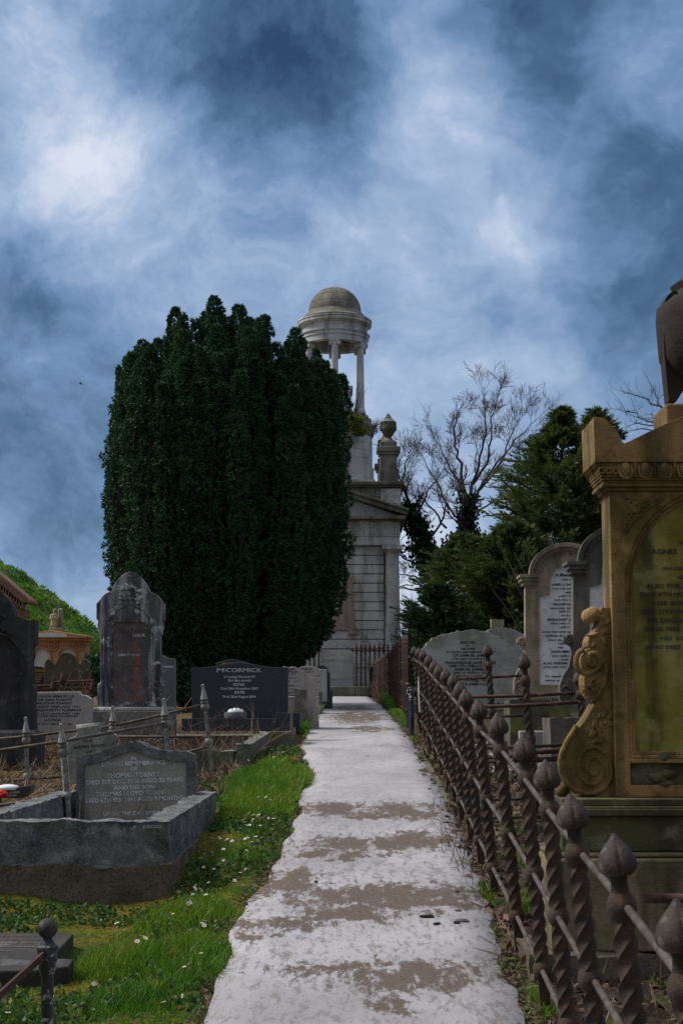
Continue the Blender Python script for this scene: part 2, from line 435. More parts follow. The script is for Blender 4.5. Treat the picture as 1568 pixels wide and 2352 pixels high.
class MB:
    """collects shapes; build() links them as ONE mesh object"""
    def __init__(s):
        s.v, s.f = [], []

    def add(s, v, f):
        k = len(s.v)
        s.v.extend(tuple(p) for p in v)
        s.f.extend(tuple(i + k for i in q) for q in f)
        return s

    def box(s, x0, x1, y0, y1, z0, z1, taper=0.0):
        t = taper
        v = [(x0, y0, z0), (x1, y0, z0), (x1, y1, z0), (x0, y1, z0), (x0 + t, y0 + t, z1), (x1 - t, y0 + t, z1), (x1 - t, y1 - t, z1), (x0 + t, y1 - t, z1)]
        return s.add(v, [(3, 2, 1, 0), (4, 5, 6, 7), (0, 1, 5, 4), (1, 2, 6, 5), (2, 3, 7, 6), (3, 0, 4, 7)])

    def prism(s, loops, y0, y1):
        """loops of (x, z), the first the outline, the others holes, run from y0 to y1"""
        if not isinstance(loops[0][0], (tuple, list)):
            loops = [loops]
        flat = [p for lp in loops for p in lp]
        n = len(flat)
        tri = geometry.tessellate_polygon([[Vector((p[0], p[1], 0)) for p in lp] for lp in loops])
        v = [(p[0], y0, p[1]) for p in flat] + [(p[0], y1, p[1]) for p in flat]
        f = [tuple(t) for t in tri] + [tuple(i + n for i in reversed(t)) for t in tri]
        k = 0
        for lp in loops:
            m_ = len(lp)
            for i in range(m_):
                a, b = k + i, k + (i + 1) % m_
                f.append((a, b, b + n, a + n))
            k += m_
        return s.add(v, f)

    def lathe(s, prof, seg=24, c=(0, 0, 0), rmod=None, a0=0.0, twist=None):
        v, f = [], []
        n = len(prof)
        for r, z in prof:
            for j in range(seg):
                a = a0 + 2 * math.pi * j / seg + (twist(z) if twist else 0)
                rr = r * (rmod(2 * math.pi * j / seg, z) if rmod else 1)
                v.append((c[0] + rr * math.cos(a), c[1] + rr * math.sin(a), c[2] + z))
        for i in range(n - 1):
            for j in range(seg):
                k = (j + 1) % seg
                f.append((i * seg + j, i * seg + k, (i + 1) * seg + k, (i + 1) * seg + j))
        f.append(tuple(reversed(range(seg))))
        f.append(tuple((n - 1) * seg + j for j in range(seg)))
        return s.add(v, f)

    def ball(s, c, r, seg=16, squash=1.0):
        return s.lathe([(max(1e-4, r * math.sin(math.pi * i / 10)), -r * squash * math.cos(math.pi * i / 10)) for i in range(11)], seg, c)

    def tube(s, pts, r, seg=8, closed=False):
        pts = [Vector(p) for p in pts]
        rs = r if isinstance(r, (list, tuple)) else [r] * len(pts)
        v, f = [], []
        n = len(pts)
        ref = None
        for i, p in enumerate(pts):
            d = (pts[min(i + 1, n - 1)] - pts[max(i - 1, 0)])
            d = d.normalized() if d.length > 1e-9 else Vector((0, 0, 1))
            if ref is None:
                ref = Vector((1, 0, 0)) if abs(d.x) < .8 else Vector((0, 0, 1))
            a = d.cross(ref).normalized()
            ref = a.cross(d).normalized()
            for j in range(seg):
                t = 2 * math.pi * j / seg
                q = p + (a * math.cos(t) + ref * math.sin(t)) * rs[i]
                v.append(tuple(q))
        for i in range(n - 1):
            for j in range(seg):
                k = (j + 1) % seg
                f.append((i * seg + j, i * seg + k, (i + 1) * seg + k, (i + 1) * seg + j))
        f.append(tuple(reversed(range(seg))))
        f.append(tuple((n - 1) * seg + j for j in range(seg)))
        return s.add(v, f)

    def ringblocks(s, r0, r1, z0, z1, n, gap=.006, a0=0.0, c=(0, 0), sub=4, q0=None, q1=None):
        """n curved blocks round a centre (r0, z0 bottom to r1, z1 top); inner radii q0, q1"""
        q0 = q0 if q0 is not None else r0 * .8
        q1 = q1 if q1 is not None else r1 * .8
        for i in range(n):
            b0 = a0 + 2 * math.pi * i / n + gap / max(r0, .1) / 2
            b1 = a0 + 2 * math.pi * (i + 1) / n - gap / max(r0, .1) / 2
            v, f = [], []
            for k in range(sub + 1):
                a = b0 + (b1 - b0) * k / sub
                ca, sa_ = math.cos(a), math.sin(a)
                for r, z in ((q0, z0), (r0, z0), (r1, z1), (q1, z1)):
                    v.append((c[0] + r * ca, c[1] + r * sa_, z))
            for k in range(sub):
                o = 4 * k
                for e in range(4):
                    f.append((o + e, o + 4 + e, o + 4 + (e + 1) % 4, o + (e + 1) % 4))
            f.append((0, 1, 2, 3))
            f.append(tuple(reversed((4 * sub, 4 * sub + 1, 4 * sub + 2, 4 * sub + 3))))
            s.add(v, f)
        return s

    def build(s, name, material, parent=None, smooth=False, bevel=0.0, loc=None, rot=None, rough=0.0, rscale=6.0, sub=0):
        me = bpy.data.meshes.new(name)
        me.from_pydata(s.v, [], s.f)
        import bmesh
        bm = bmesh.new()
        bm.from_mesh(me)
        if bevel and rough:
            bmesh.ops.bevel(bm, geom=[e for e in bm.edges if len(e.link_faces) == 2 and e.calc_face_angle(0) > .6], offset=bevel, segments=2, affect='EDGES')
        for _ in range(sub):
            bmesh.ops.triangulate(bm, faces=[f for f in bm.faces if len(f.verts) > 4])
            bmesh.ops.subdivide_edges(bm, edges=[e for e in bm.edges if e.calc_length() > .05], cuts=1, use_grid_fill=True)
        bmesh.ops.recalc_face_normals(bm, faces=bm.faces)
        if rough:
            bm.normal_update()
            for v in bm.verts:
                q = Vector(v.co) * rscale + Vector((3.1, 1.7, .3))
                k = noise.fractal(q, 1.0, 2.0, 4) * rough
                v.co += v.normal * k
        bm.to_mesh(me)
        bm.free()
        if smooth is True:
            me.polygons.foreach_set('use_smooth', [True] * len(me.polygons))
        elif smooth:
            me.polygons.foreach_set('use_smooth', [True] * len(me.polygons))
            me.set_sharp_from_angle(angle=smooth)
        o = add_obj(name, me, material, parent, loc, rot)
        if bevel and not rough:
            md = o.modifiers.new('bevel', 'BEVEL')
            md.width = bevel
            md.segments = 2
            md.limit_method = 'ANGLE'
            md.angle_limit = .6
        return o


def mesh_np(name, V, F, material, parent=None, loc=None, smooth=False):
    V = np.asarray(V, np.float32)
    F = np.asarray(F, np.int32)
    me = bpy.data.meshes.new(name)
    k = F.shape[1]
    me.vertices.add(len(V))
    me.vertices.foreach_set('co', V.ravel())
    me.loops.add(F.size)
    me.loops.foreach_set('vertex_index', F.ravel())
    me.polygons.add(len(F))
    me.polygons.foreach_set('loop_start', np.arange(0, F.size, k, dtype=np.int32))
    me.polygons.foreach_set('loop_total', np.full(len(F), k, np.int32))
    if smooth:
        me.polygons.foreach_set('use_smooth', np.ones(len(F), bool))
    me.update(calc_edges=True)
    return add_obj(name, me, material, parent, loc)


def unit(a):
    return a / np.maximum(np.linalg.norm(a, axis=-1, keepdims=True), 1e-9)


def leaves(C, D, k, length, width, spread):
    """k small pointed leaves at each of the centres C, along D with some spread: diamonds"""
    C = np.repeat(C, k, 0)
    D = np.repeat(D, k, 0)
    n = len(C)
    ax = unit(D + rng.normal(0, spread, (n, 3)))
    sd_ = unit(np.cross(ax, rng.normal(0, 1, (n, 3))))
    L = length * rng.uniform(.6, 1.25, (n, 1))
    W = width * rng.uniform(.7, 1.3, (n, 1))
    mid = C + ax * L * .5
    V = np.stack([C, mid + sd_ * W * .5, C + ax * L, mid - sd_ * W * .5], 1).reshape(-1, 3)
    F = np.arange(4 * n).reshape(n, 4)
    return V, F


_GP = np.array([(-6, -.47), (0, 0), (16, 1.248), (22, 1.50), (26.5, 1.68), (36, 1.94), (60, 2.4), (120, 2.6), (700, 2.6)])
_gy = np.arange(-10, 140, .1)
_gz = np.interp(_gy, _GP[:, 0], _GP[:, 1])
_kern = np.exp(-np.linspace(-2.5, 2.5, 41) ** 2)
_gz = np.convolve(np.pad(_gz, 20, mode='edge'), _kern / _kern.sum(), 'valid')


def gbase(Y):
    return np.interp(Y, _gy, _gz)


def ground(X, Y):
    """height of the ground sheet"""
    X, Y = np.asarray(X, float), np.asarray(Y, float)
    e = np.clip((np.abs(X - .12) - .62) / .5, 0, 1)
    b = (np.sin(X * 5.1 + Y * 1.3) + np.sin(Y * 4.3 - X * 2.2) + np.sin(X * 9.7 - Y * 7.9) * .6) * .014
    return gbase(Y) + e * b - .06 * np.clip((-X - .6) / .5, 0, 1)


def G(x, y):
    return float(ground(x, y))


_fc = {}


def text_mesh(name, lines, y, material, parent, bold=0.0):
    """lines of (text, x, z, cap height, width or None, align); all in the parent's x-z plane, facing -y"""
    V, F, k = [], [], 0
    for item in lines:
        s, x, z, h, wd, al = item[:6]
        ang = item[6] if len(item) > 6 else 0.0
        cu = bpy.data.curves.new('t', 'FONT')
        cu.body = s
        cu.resolution_u = 2
        cu.offset = bold + .012
        ob = bpy.data.objects.new('t', cu)
        COL.objects.link(ob)
        dg = bpy.context.evaluated_depsgraph_get()
        me = bpy.data.meshes.new_from_object(ob.evaluated_get(dg))
        bpy.data.objects.remove(ob)
        n = len(me.vertices)
        if n:
            a = np.zeros(n * 3)
            me.vertices.foreach_get('co', a)
            a = a.reshape(-1, 3)
            lo, hi = a[:, 0].min(), a[:, 0].max()
            sz = h / .73
            sx = sz if wd is None else wd / max(hi - lo, 1e-6)
            tw = (hi - lo) * sx
            ox = x - (tw / 2 if al == 'C' else 0)
            px = (a[:, 0] - lo) * sx + ox
            pz = a[:, 1] * sz + z
            if ang:
                ca, sa_ = math.cos(ang), math.sin(ang)
                qx, qz = px - x, pz - z
                px, pz = x + qx * ca - qz * sa_, z + qx * sa_ + qz * ca
            V += [(float(p), y, float(q)) for p, q in zip(px, pz)]
            F += [tuple(k + i for i in pl.vertices) for pl in me.polygons]
            k += n
        bpy.data.meshes.remove(me)
        bpy.data.curves.remove(cu)
    mb = MB()
    mb.v, mb.f = V, F
    me = bpy.data.meshes.new(name)
    me.from_pydata(V, [], F)
    return add_obj(name, me, material, parent)


def K(k, x, y):
    """crop coordinates -> photo coordinates"""
    ox, oy, s = {1: (0, 1254.4, .36), 2: (0, 1630.7, .36), 3: (0, 1975.7, .36), 4: (407.7, 1442.6, .36), 5: (658.6, 627.2, .2133), 6: (721.3, 1066.2, .2401),
                 7: (909.4, 846.7, .34), 8: (1160.3, 627.2, .2666), 11: (1160.3, 1191.7, .26), 12: (909.4, 1379.8, .28), 13: (1191.7, 1630.7, .24),
                 14: (1003.5, 1818.9, .36), 15: (439, 1693.5, .4), 16: (188.2, 627.2, .42), 17: (0, 1285.8, .26), 18: (752.6, 1411.2, .16)}[k]
    return ox + s * x, oy + s * y


class Fr:
    """a frame of reference for a thing that faces the path's end: photo position at depth Y -> local (x, z)"""
    def __init__(s, cx, Y, zb=None, dy=0):
        X = P(cx, 1640, Y)[0]
        s.Y = Y
        s.o = (X, Y, (G(X, Y) if zb is None else zb))

    def __call__(s, x, y, Y=None):
        p = P(x, y, Y or s.Y)
        return (p[0] - s.o[0], p[2] - s.o[2])

    def pts(s, k, l, Y=None):
        return [s(*(K(k, *p) if k else p), Y) for p in l]

    def m(s, px):
        return px * s.Y / FPX


def arc(cx, cz, rx, rz, a0, a1, n):
    return [(cx + rx * math.cos(math.radians(a0 + (a1 - a0) * i / n)), cz + rz * math.sin(math.radians(a0 + (a1 - a0) * i / n))) for i in range(n + 1)]


def offset_in(pts, d):
    """shrink an outline about its centre (for panels)"""
    xs, zs = [p[0] for p in pts], [p[1] for p in pts]
    cx, cz = (min(xs) + max(xs)) / 2, (min(zs) + max(zs)) / 2
    sx, sz = 1 - 2 * d / (max(xs) - min(xs)), 1 - 2 * d / (max(zs) - min(zs))
    return [(cx + (x - cx) * sx, cz + (z - cz) * sz) for x, z in pts]


# ---------------------------------------------------------------- the setting: ground, path, hill
def coords(*segs):
    a = []
    for lo, hi, st in segs:
        a += list(np.arange(lo, hi - 1e-6, st))
    a.append(segs[-1][1])
    return np.array(a)


def grid_faces(nx, ny):
    i = np.arange((nx - 1) * (ny - 1))
    r, c = i // (nx - 1), i % (nx - 1)
    a = r * nx + c
    return np.stack([a, a + 1, a + nx + 1, a + nx], 1)


xs = coords((-700, -60, 80), (-60, -6, 3), (-6, 6, .1), (6, 60, 3), (60, 700, 80))
ys = coords((-30, 1, 3), (1, 24, .1), (24, 60, .6), (60, 140, 8), (140, 900, 76))
gx, gy = np.meshgrid(xs, ys)
gz = ground(gx, gy)
gz = gz - .035 * (np.abs(gx - .12) < .5) * (gy < 35)
go = mesh_np('ground', np.stack([gx, gy, gz], -1).reshape(-1, 3), grid_faces(len(xs), len(ys)), ground_material(), smooth=True)
tag(go, kind='structure')


def path_edges(Y):
    l = np.interp(Y, [0, 5.6, 6.4, 7.05, 7.5, 8.2, 8.65, 9.2, 9.95, 10.45, 11, 11.5, 12.5, 13.3, 13.9, 14.3, 15.3, 22, 30, 36],
                  [-.50, -.49, -.50, -.51, -.47, -.425, -.41, -.36, -.31, -.34, -.29, -.33, -.27, -.25, -.30, -.36, -.41, -.36, -.27, -.2])
    r = np.interp(Y, [0, 5.6, 6.5, 7.75, 9, 10, 11.3, 13, 15, 17, 22, 30, 36], [.66, .67, .68, .72, .76, .765, .775, .79, .77, .73, .70, .64, .60])
    l = l + .018 * np.sin(Y * 3.1) + .010 * np.sin(Y * 7.7 + 1) + .004 * np.sin(Y * 17)
    r = r + .012 * np.sin(Y * 2.7) + .012 * np.sin(Y * 8.3 + 2) + .008 * np.sin(Y * 19)
    return l, r


py = coords((.6, 35.2, .07))
pu = np.linspace(0, 1, 13)
pl, pr = path_edges(py)
px_ = pl[:, None] + (pr - pl)[:, None] * pu[None]
pyy = np.repeat(py[:, None], 13, 1)
pz = gbase(pyy) + .012 + .006 * np.sin(pyy * 1.7) * np.sin(px_ * 4)
pz[:, 0] -= .05
pz[:, -1] -= .05
px_[:, 1] = pl + .015
px_[:, -2] = pr - .015
po = mesh_np('path', np.stack([px_, pyy, pz], -1).reshape(-1, 3), grid_faces(13, len(py)), path_material())
tag(po, kind='structure')

# the grassy mound behind the graves
HX, HY = P(-250, 1640, 70)[0], 70.0
hr = coords((0, 16, .25))
ha = np.linspace(0, 2 * np.pi, 180, endpoint=False)
hA, hR = np.meshgrid(ha, hr)
hx, hy = HX + hR * np.cos(hA), HY + hR * np.sin(hA)


def hill_h(x, y):
    r = np.hypot(x - HX, y - HY)
    a = np.arctan2(y - HY, x - HX)
    rr = r + .25 * np.sin(a * 7) + .15 * np.sin(a * 17 + 2)
    t = np.clip((rr - 3.2) / 11.6, 0, 1)
    h = 9.05 - 9.0 * np.where(t < .5, t ** 1.25 * .96, t ** 1.25 * .96)
    h = np.minimum(h, 8.75 - .02 * r)
    return h + .17 * np.sin(x * 2.3 + y) * np.sin(y * 1.9 - x * .7) + .09 * np.sin(x * 5.1 - y * 3) + .06 * np.sin(x * 9 + y * 7)


hz = hill_h(hx, hy) + gbase(60) * 0
hill = mesh_np('hill', np.stack([hx, hy, hz], -1).reshape(-1, 3),
               np.array([(i * 180 + j, i * 180 + (j + 1) % 180, (i + 1) * 180 + (j + 1) % 180, (i + 1) * 180 + j) for i in range(len(hr) - 1) for j in range(180)]),
               mat('hill turf', (.06, .14, .02), (.09, .15, .025), .5, lichen=(.10, .10, .035), la=.5, ls=.6, bump=0), smooth=True)
tag(hill, kind='structure')
n = 46000
a, r = rng.uniform(-2.6, .9, n), 15.5 * np.sqrt(rng.uniform(.02, 1, n))
hx1, hy1 = HX + r * np.cos(a), HY + r * np.sin(a)
C = np.stack([hx1, hy1, hill_h(hx1, hy1) - .03], 1)
tuft = (np.sin(hx1 * 3.1 + 2 * np.sin(hy1 * 1.3)) + np.sin(hy1 * 2.9 - hx1)) > .2
D = np.stack([.3 * np.cos(a), .3 * np.sin(a), np.full(n, .8)], 1)
V, F = leaves(C, D, 2, .15, .06, .55)
V2, F2 = leaves(C[tuft], D[tuft], 2, .22, .06, .5)
tag(mesh_np('hill_grass', np.concatenate([V, V2]), np.concatenate([F, F2 + len(V)]), M['hillgrass']), 'rough tufted grass covering the green mound', 'grass', kind='stuff')


# ---------------------------------------------------------------- the mausoleum tower
def build_tower():
    f = Fr(767.4, 36, G(-.2, 36))
    root = empty('mausoleum_tower', f.o, 'weathered grey stone mausoleum tower with columned rotunda and dome behind the yew', 'tower')
    zf = lambda y: f(767.4, y)[1]
    za = lambda y: f(767.4, y, 37.5)[1]
    m = lambda px: f.m(px)
    ma = lambda px: px * 37.5 / FPX
    AY = 1.5
    # plinth
    b = MB()
    zp = zf(1578)
    for i, (x0, x1) in enumerate(((-1.75, -.62), (-.61, .47), (.48, 1.75))):
        b.box(x0, x1, -.72, 3.7, -.4, zp)
    b.build('plinth', M['tower_old'], root, bevel=.015)
    # wall of banded masonry
    b = MB()
    b.box(-1.15, 1.15, .05, 2.95, zp - .05, zf(1252))
    lines = [K(6, 0, y)[1] for y in (782, 872, 961, 1050, 1139, 1227, 1317, 1405, 1497, 1586, 1676, 1768)]
    rr = random.Random(5)
    for i in range(len(lines) - 1):
        z1, z0 = zf(lines[i]) - .012, zf(lines[i + 1]) + .012
        cuts = [-1.17, -.62 + rr.uniform(-.1, .1), -.05 + rr.uniform(-.15, .15), .52 + rr.uniform(-.12, .25), 1.17]
        for x0, x1 in zip(cuts, cuts[1:]):
            b.box(x0 + .002, x1 - .002, 0, .1, z0, z1)
    z0, z1 = zp - .02, zf(lines[-1]) - .012
    for x0, x1 in ((-1.17, -.45), (-.446, .36), (.364, .42), (.424, 1.17)):
        b.box(x0, x1, .012, .1, z0, z1)
    b.box(.46, 1.12, -.01, .05, zp, zp + .12)
    b.box(.46, 1.12, -.01, .05, z1 - .42, z1 - .30)
    b.build('wall', M['tower'], root, bevel=.008)
    # tapering inscription tablet with eared top and ledge
    hx = lambda x: f(x, 1300)[0]
    t = MB()
    zt, zb = zf(K(6, 0, 1140)[1]), zf(K(6, 0, 1590)[1])
    w1, w0 = hx(K(6, 370, 0)[0]), hx(K(6, 395, 0)[0])
    ze = zf(K(6, 0, 1062)[1])
    we = hx(K(6, 390, 0)[0])
    t.prism([(-w0, zb), (w0, zb), (w1, zt), (we, zt + .01), (we, ze), (we - .13, ze - .05), (.2, ze + .03), (0, ze + .12), (-.2, ze + .03), (-we + .13, ze - .05), (-we, ze), (-we, zt + .01), (-w1, zt)], -.05, .06)
    tb = t.build('tablet', M['tablet'], root, bevel=.01)
    MB().box(w0 - .17, w0 + .06, -.09, .05, zb - .1, zb - .002).box(-w0 - .06, -w0 + .17, -.09, .05, zb - .1, zb - .002).build('ledge', M['tablet'], root, bevel=.01)
    text_mesh('inscription', [("MAUSOLEUM", hx(771), zf(1368), .046, .38, 'L')], -.053, M['ink_faint'], tb)
    # corner columns
    zc0, zc1, zc2 = zp, zf(1271), zf(1253)
    for i, (x, y) in enumerate(((1.37, .10), (-1.37, .10), (1.37, 2.9), (-1.37, 2.9))):
        if i == 0:
            c = MB()
            h = zc1 - zc0
            c.lathe([(.203 - .03 * (k / 14) ** 1.3, h * k / 14) for k in range(15)], 100, rmod=lambda a, z: 1 - .10 * abs(math.cos(a * 10)) ** .7)
            c.lathe([(.175, h + .002), (.18, h + .02), (.186, h + .028), (.20, h + .05), (.225, h + .085), (.23, zf(1262) - zc0 - .002)], 40)
            c.box(-.237, .237, -.237, .237, zf(1262) - zc0, zc2 - zc0 - .003)
            col = c.build('column', M['tower'], root, smooth=.5, loc=(x, y, zc0))
        else:
            cc = col.copy(); COL.objects.link(cc); cc.parent = root; cc.location = (x, y, zc0)
    # entablature
    e = MB()
    e.box(-1.55, 1.55, -.13, 3.12, zf(1253), zf(1233))
    e.box(-1.565, 1.565, -.15, 3.14, zf(1232.8), zf(1230))
    e.box(-1.545, 1.545, -.125, 3.11, zf(1229.8), zf(1199))
    for cx in [K(6, q, 0)[0] for q in (395, 590, 782)]:
        for sgn in (1, -1):
            x = sgn * hx(cx)
            for k in (-.066, 0, .066):
                e.box(x + k - .024, x + k + .024, -.15, -.12, zf(1229), zf(1201), .004)
            for k in range(5):
                e.box(x - .09 + k * .042, x - .09 + k * .042 + .022, -.165, -.12, zf(1234.5), zf(1233.2))
    e.build('entablature', M['tower'], root, bevel=.006)
    c = MB()
    c.box(-1.60, 1.60, -.24, 3.2, zf(1198.8), zf(1196))
    c.box(-1.68, 1.68, -.36, 3.3, zf(1195.8), zf(1187.5))
    zr0, zr1 = zf(1186), zf(1134)
    sl = (zr1 - zr0) / 1.72
    for s in (1, -1):
        c.prism([(s * 1.72, zr0 - .015), (0, zr1 - .015), (0, zr1 + .075), (s * 1.74, zr0 + .07)], -.40, 3.3)
        c.prism([(s * 1.75, zr0 + .075), (0, zr1 + .08), (0, zr1 + .15), (s * 1.76, zr0 + .125)], -.45, 3.35)
    c.build('cornice', M['tower_old'], root, bevel=.012)
    MB().prism([(-1.62, zr0 - .02), (1.62, zr0 - .02), (0, zr1 - .02)], -.10, .3).build('pediment', M['tower'], root)
    # attic above the pediment
    b = MB()
    zat, zac = zf(1120), zf(1107)
    b.box(-1.54, 1.54, .03, 2.95, zr0, zat)
    zl = [zr0 + .05, zf(1163), zf(1141), zat]
    rr = random.Random(8)
    for z0, z1 in zip(zl, zl[1:]):
        cuts = [-1.57, -1.0, -.5 + rr.uniform(-.1, .1), 0, .5 + rr.uniform(-.2, .1), .97, 1.57]
        for x0, x1 in zip(cuts, cuts[1:]):
            b.box(x0 + .004, x1 - .004, -.02, .1, z0 + .004, z1 - .004)
    for s in (1, -1):
        b.prism([(s * 1.575, zr0 + .14), (s * 1.70, zr0 + .16), (s * 1.66, zf(1165)), (s * 1.575, zf(1150))], .0, 2.9)
    b.build('attic_wall', M['tower_old'], root, bevel=.008)
    b = MB()
    b.box(-1.62, 1.62, -.09, 3.05, zat + .002, zat + .05).box(-1.67, 1.67, -.14, 3.1, zat + .052, zac)
    b.build('attic_cornice', M['tower_old'], root, bevel=.012)
    for s in (1, -1):
        b = MB()
        x0, z0 = hx(K(6, 640, 0)[0]), zf(K(6, 0, 398)[1])
        x1, z1 = hx(K(6, 832, 0)[0]), zf(K(6, 0, 236)[1])
        b.box(s * x0 if s > 0 else -x1, s * x1 if s > 0 else -x0, -.035, .02, z0, z1)

        def sw(pts, r=.014):
            b.tube([(s * (x0 + (x1 - x0) * p[0]), -.04, z0 + (z1 - z0) * p[1]) for p in pts], r, 6)
        sw([(.1, .15), (.2, .06), (.45, .08), (.6, .2), (.75, .14), (.95, .02), (.98, .3), (.9, .62), (.72, .74), (.66, .9), (.8, .98), (.9, .9)])
        sw([(.1, .15), (.14, .35), (.3, .6), (.5, .85), (.7, .98)])
        sw([(.2, .3), (.35, .42), (.48, .30), (.42, .18), (.3, .22)])
        sw([(.48, .30), (.52, .55), (.62, .68), (.75, .60), (.72, .48), (.62, .5)])
        b.build('carved_panel', M['tower'], root, smooth=.7)
    # pedestals and urns on the corners
    xc = hx(892.8)
    ped = urn = None
    for sx, y in ((1, .12), (-1, .12), (1, 2.6), (-1, 2.6)):
        if ped is None:
            b = MB()
            h1, h2, h3, h4 = [zf(q) - zac for q in (1077, 1045, 1028, 1015)]
            b.box(-m(22), m(22), -m(22), m(22), -.02, h1).box(-m(19.6), m(19.6), -m(19.6), m(19.6), h1 + .001, h2)
            b.box(-m(23.5), m(23.5), -m(23.5), m(23.5), h2 + .001, h2 + .07).box(-m(27.5), m(27.5), -m(27.5), m(27.5), h2 + .071, h3)
            b.box(-m(19.6), m(19.6), -m(19.6), m(19.6), h3 + .001, h4)
            ped = b.build('pedestal', M['tower_old'], root, bevel=.012, loc=(xc, y, zac))
            u = MB()
            U = lambda y5: zf(K(5, 0, y5)[1]) - zac
            pr_ = [(18.5, 1818), (17, 1800), (9, 1778), (7, 1768), (8.2, 1762), (7.2, 1755), (11, 1740), (15.5, 1705), (17.5, 1680)]
            u.lathe([(m(r_), U(y_)) for r_, y_ in pr_], 48, rmod=lambda a, z: 1 - (.05 * abs(math.cos(a * 10)) if z > U(1752) else 0))
            u.lathe([(m(r_), U(y_)) for r_, y_ in ((17.6, 1679), (17.8, 1620), (18.3, 1612), (19.5, 1600), (17, 1590), (10, 1560), (7.5, 1552), (8, 1545), (6, 1535), (4.8, 1525), (4.6, 1518), (2.6, 1508), (.3, 1497))], 32)
            for k in range(6):
                a0 = math.pi / 6 + k * math.pi / 3
                u.box(m(19) * math.cos(a0) - .028, m(19) * math.cos(a0) + .028, m(19) * math.sin(a0) - .028, m(19) * math.sin(a0) + .028, U(1685), U(1608), .005)
                for q in (0, .035):
                    u.tube([(m(18.6) * math.cos(a0 + t * math.pi / 3 / 8), m(18.6) * math.sin(a0 + t * math.pi / 3 / 8), U(1618) - q - .10 * math.sin(math.pi * t / 8)) for t in range(9)], .014, 5)
            urn = u.build('urn', M['tower_old'], root, smooth=.6, loc=(xc, y, zac))
        else:
            for o in (ped, urn):
                cc = o.copy(); COL.objects.link(cc); cc.parent = root; cc.location = (sx * xc, y, zac)
    # rotunda: drum, ring, six columns, entablature, dome
    c0 = (0, AY)
    b = MB()
    zd0, zd1 = za(1077), za(1006)
    b.box(-ma(92), ma(92), AY - ma(92), AY + ma(92), zac - .02, zac + .14)
    b.lathe([(ma(91), 0), (ma(91), zd0 - zac - .16)], 48, (0, AY, zac + .15))
    nz_ = 4
    for i in range(nz_):
        b.ringblocks(ma(87.5), ma(87.5), zd0 + (zd1 - zd0) * i / nz_, zd0 + (zd1 - zd0) * (i + 1) / nz_ - .008, 9, .006, i * .35, c0)
    b.lathe([(ma(86.3), 0), (ma(86.3), zd1 - zd0)], 40, (0, AY, zd0 - .01))
    b.build('drum', M['tower'], root, smooth=.5)
    b = MB()
    zq = [za(q) for q in (1006, 999, 982, 977, 966, 962, 958)]
    b.lathe([(ma(89), zq[0]), (ma(92), zq[1]), (ma(92), zq[2]), (ma(89), zq[3]), (ma(86), zq[3] + .01), (ma(86), zq[4]), (ma(80), zq[4] + .01), (ma(79), zq[6]), (.05, zq[6] + .01)], 64, (0, AY, 0))
    b.build('drum_ring', M['tower_old'], root, smooth=.5)
    zk0, zk1, zk2 = za(957), za(805), za(797)
    RC = ma(69)
    c = MB()
    h = zk1 - zk0
    c.lathe([(ma(12), 0), (ma(12), .05), (ma(10.5), .07), (ma(11), .09), (ma(9.2), .12)], 28)
    c.lathe([(ma(9.1) - ma(1.5) * (k / 8) ** 1.2, .12 + (h - .12) * k / 8) for k in range(9)], 28)
    for sx in (-1, 1):
        c.lathe([(ma(4.6), -ma(8)), (ma(4.6), -ma(7.2)), (ma(3.9), -ma(7)), (ma(3.9), ma(7)), (ma(4.6), ma(7.2)), (ma(4.6), ma(8))], 16)
        k = len(c.v) - 6 * 16
        for q in range(6 * 16):
            x, y, z = c.v[k + q]
            c.v[k + q] = (sx * ma(9.6) + x, z, h + .02 + y)
    c.box(-ma(9), ma(9), -ma(7.5), ma(7.5), h - .02, h + .05)
    c.box(-ma(11), ma(11), -ma(9), ma(9), h + .051, zk2 - zk0 + .002)
    col = None
    for i in range(6):
        a = -math.pi / 2 + i * math.pi / 3
        l = (RC * math.cos(a), AY + RC * math.sin(a), zk0)
        if col is None:
            col = c.build('rotunda_column', M['tower'], root, smooth=.5, loc=l)
        else:
            cc = col.copy(); COL.objects.link(cc); cc.parent = root; cc.location = l; cc.rotation_euler = (0, 0, i * math.pi / 3)
    b = MB()
    z0, z1, z2, z3 = za(796.5), za(784), za(774), za(755)

    def ring(prof, seg=72):
        v, fcs = [], []
        k = len(prof)
        for j in range(seg):
            a = 2 * math.pi * j / seg
            for r_, z in prof:
                v.append((r_ * math.cos(a), AY + r_ * math.sin(a), z))
        for j in range(seg):
            for i in range(k):
                fcs.append((j * k + i, ((j + 1) % seg) * k + i, ((j + 1) % seg) * k + (i + 1) % k, j * k + (i + 1) % k))
        b.add(v, fcs)
    ring([(ma(60), z0), (ma(78), z0), (ma(78), z1), (ma(80), z1 + .01), (ma(80), z2 - .03), (ma(83), z2), (ma(60), z2)])
    b.ringblocks(ma(77), ma(77), z2 + .004, z3 - .004, 9, .006, .3, c0, 8, ma(60), ma(60))
    ring([(ma(60), z3 - .02), (ma(79), z3), (ma(83), z3 + .035), (ma(86.5), z3 + .05), (ma(86.5), z3 + .10), (ma(85), z3 + .115), (ma(87.5), z3 + .13), (ma(87.5), za(740)), (ma(60), za(738))])
    b.build('entablature', M['tower'], root, smooth=.4)
    b = MB()
    zs = [za(q) for q in (738, 731, 730, 721, 719)]
    ring([(ma(40), zs[0]), (ma(83), zs[0] + .01), (ma(73), zs[1]), (ma(71), zs[2] + .01), (ma(64), zs[3]), (ma(63), zs[4]), (ma(40), zs[4])])
    H = za(660.7) - zs[4]
    R = ma(62)
    n_ = 5
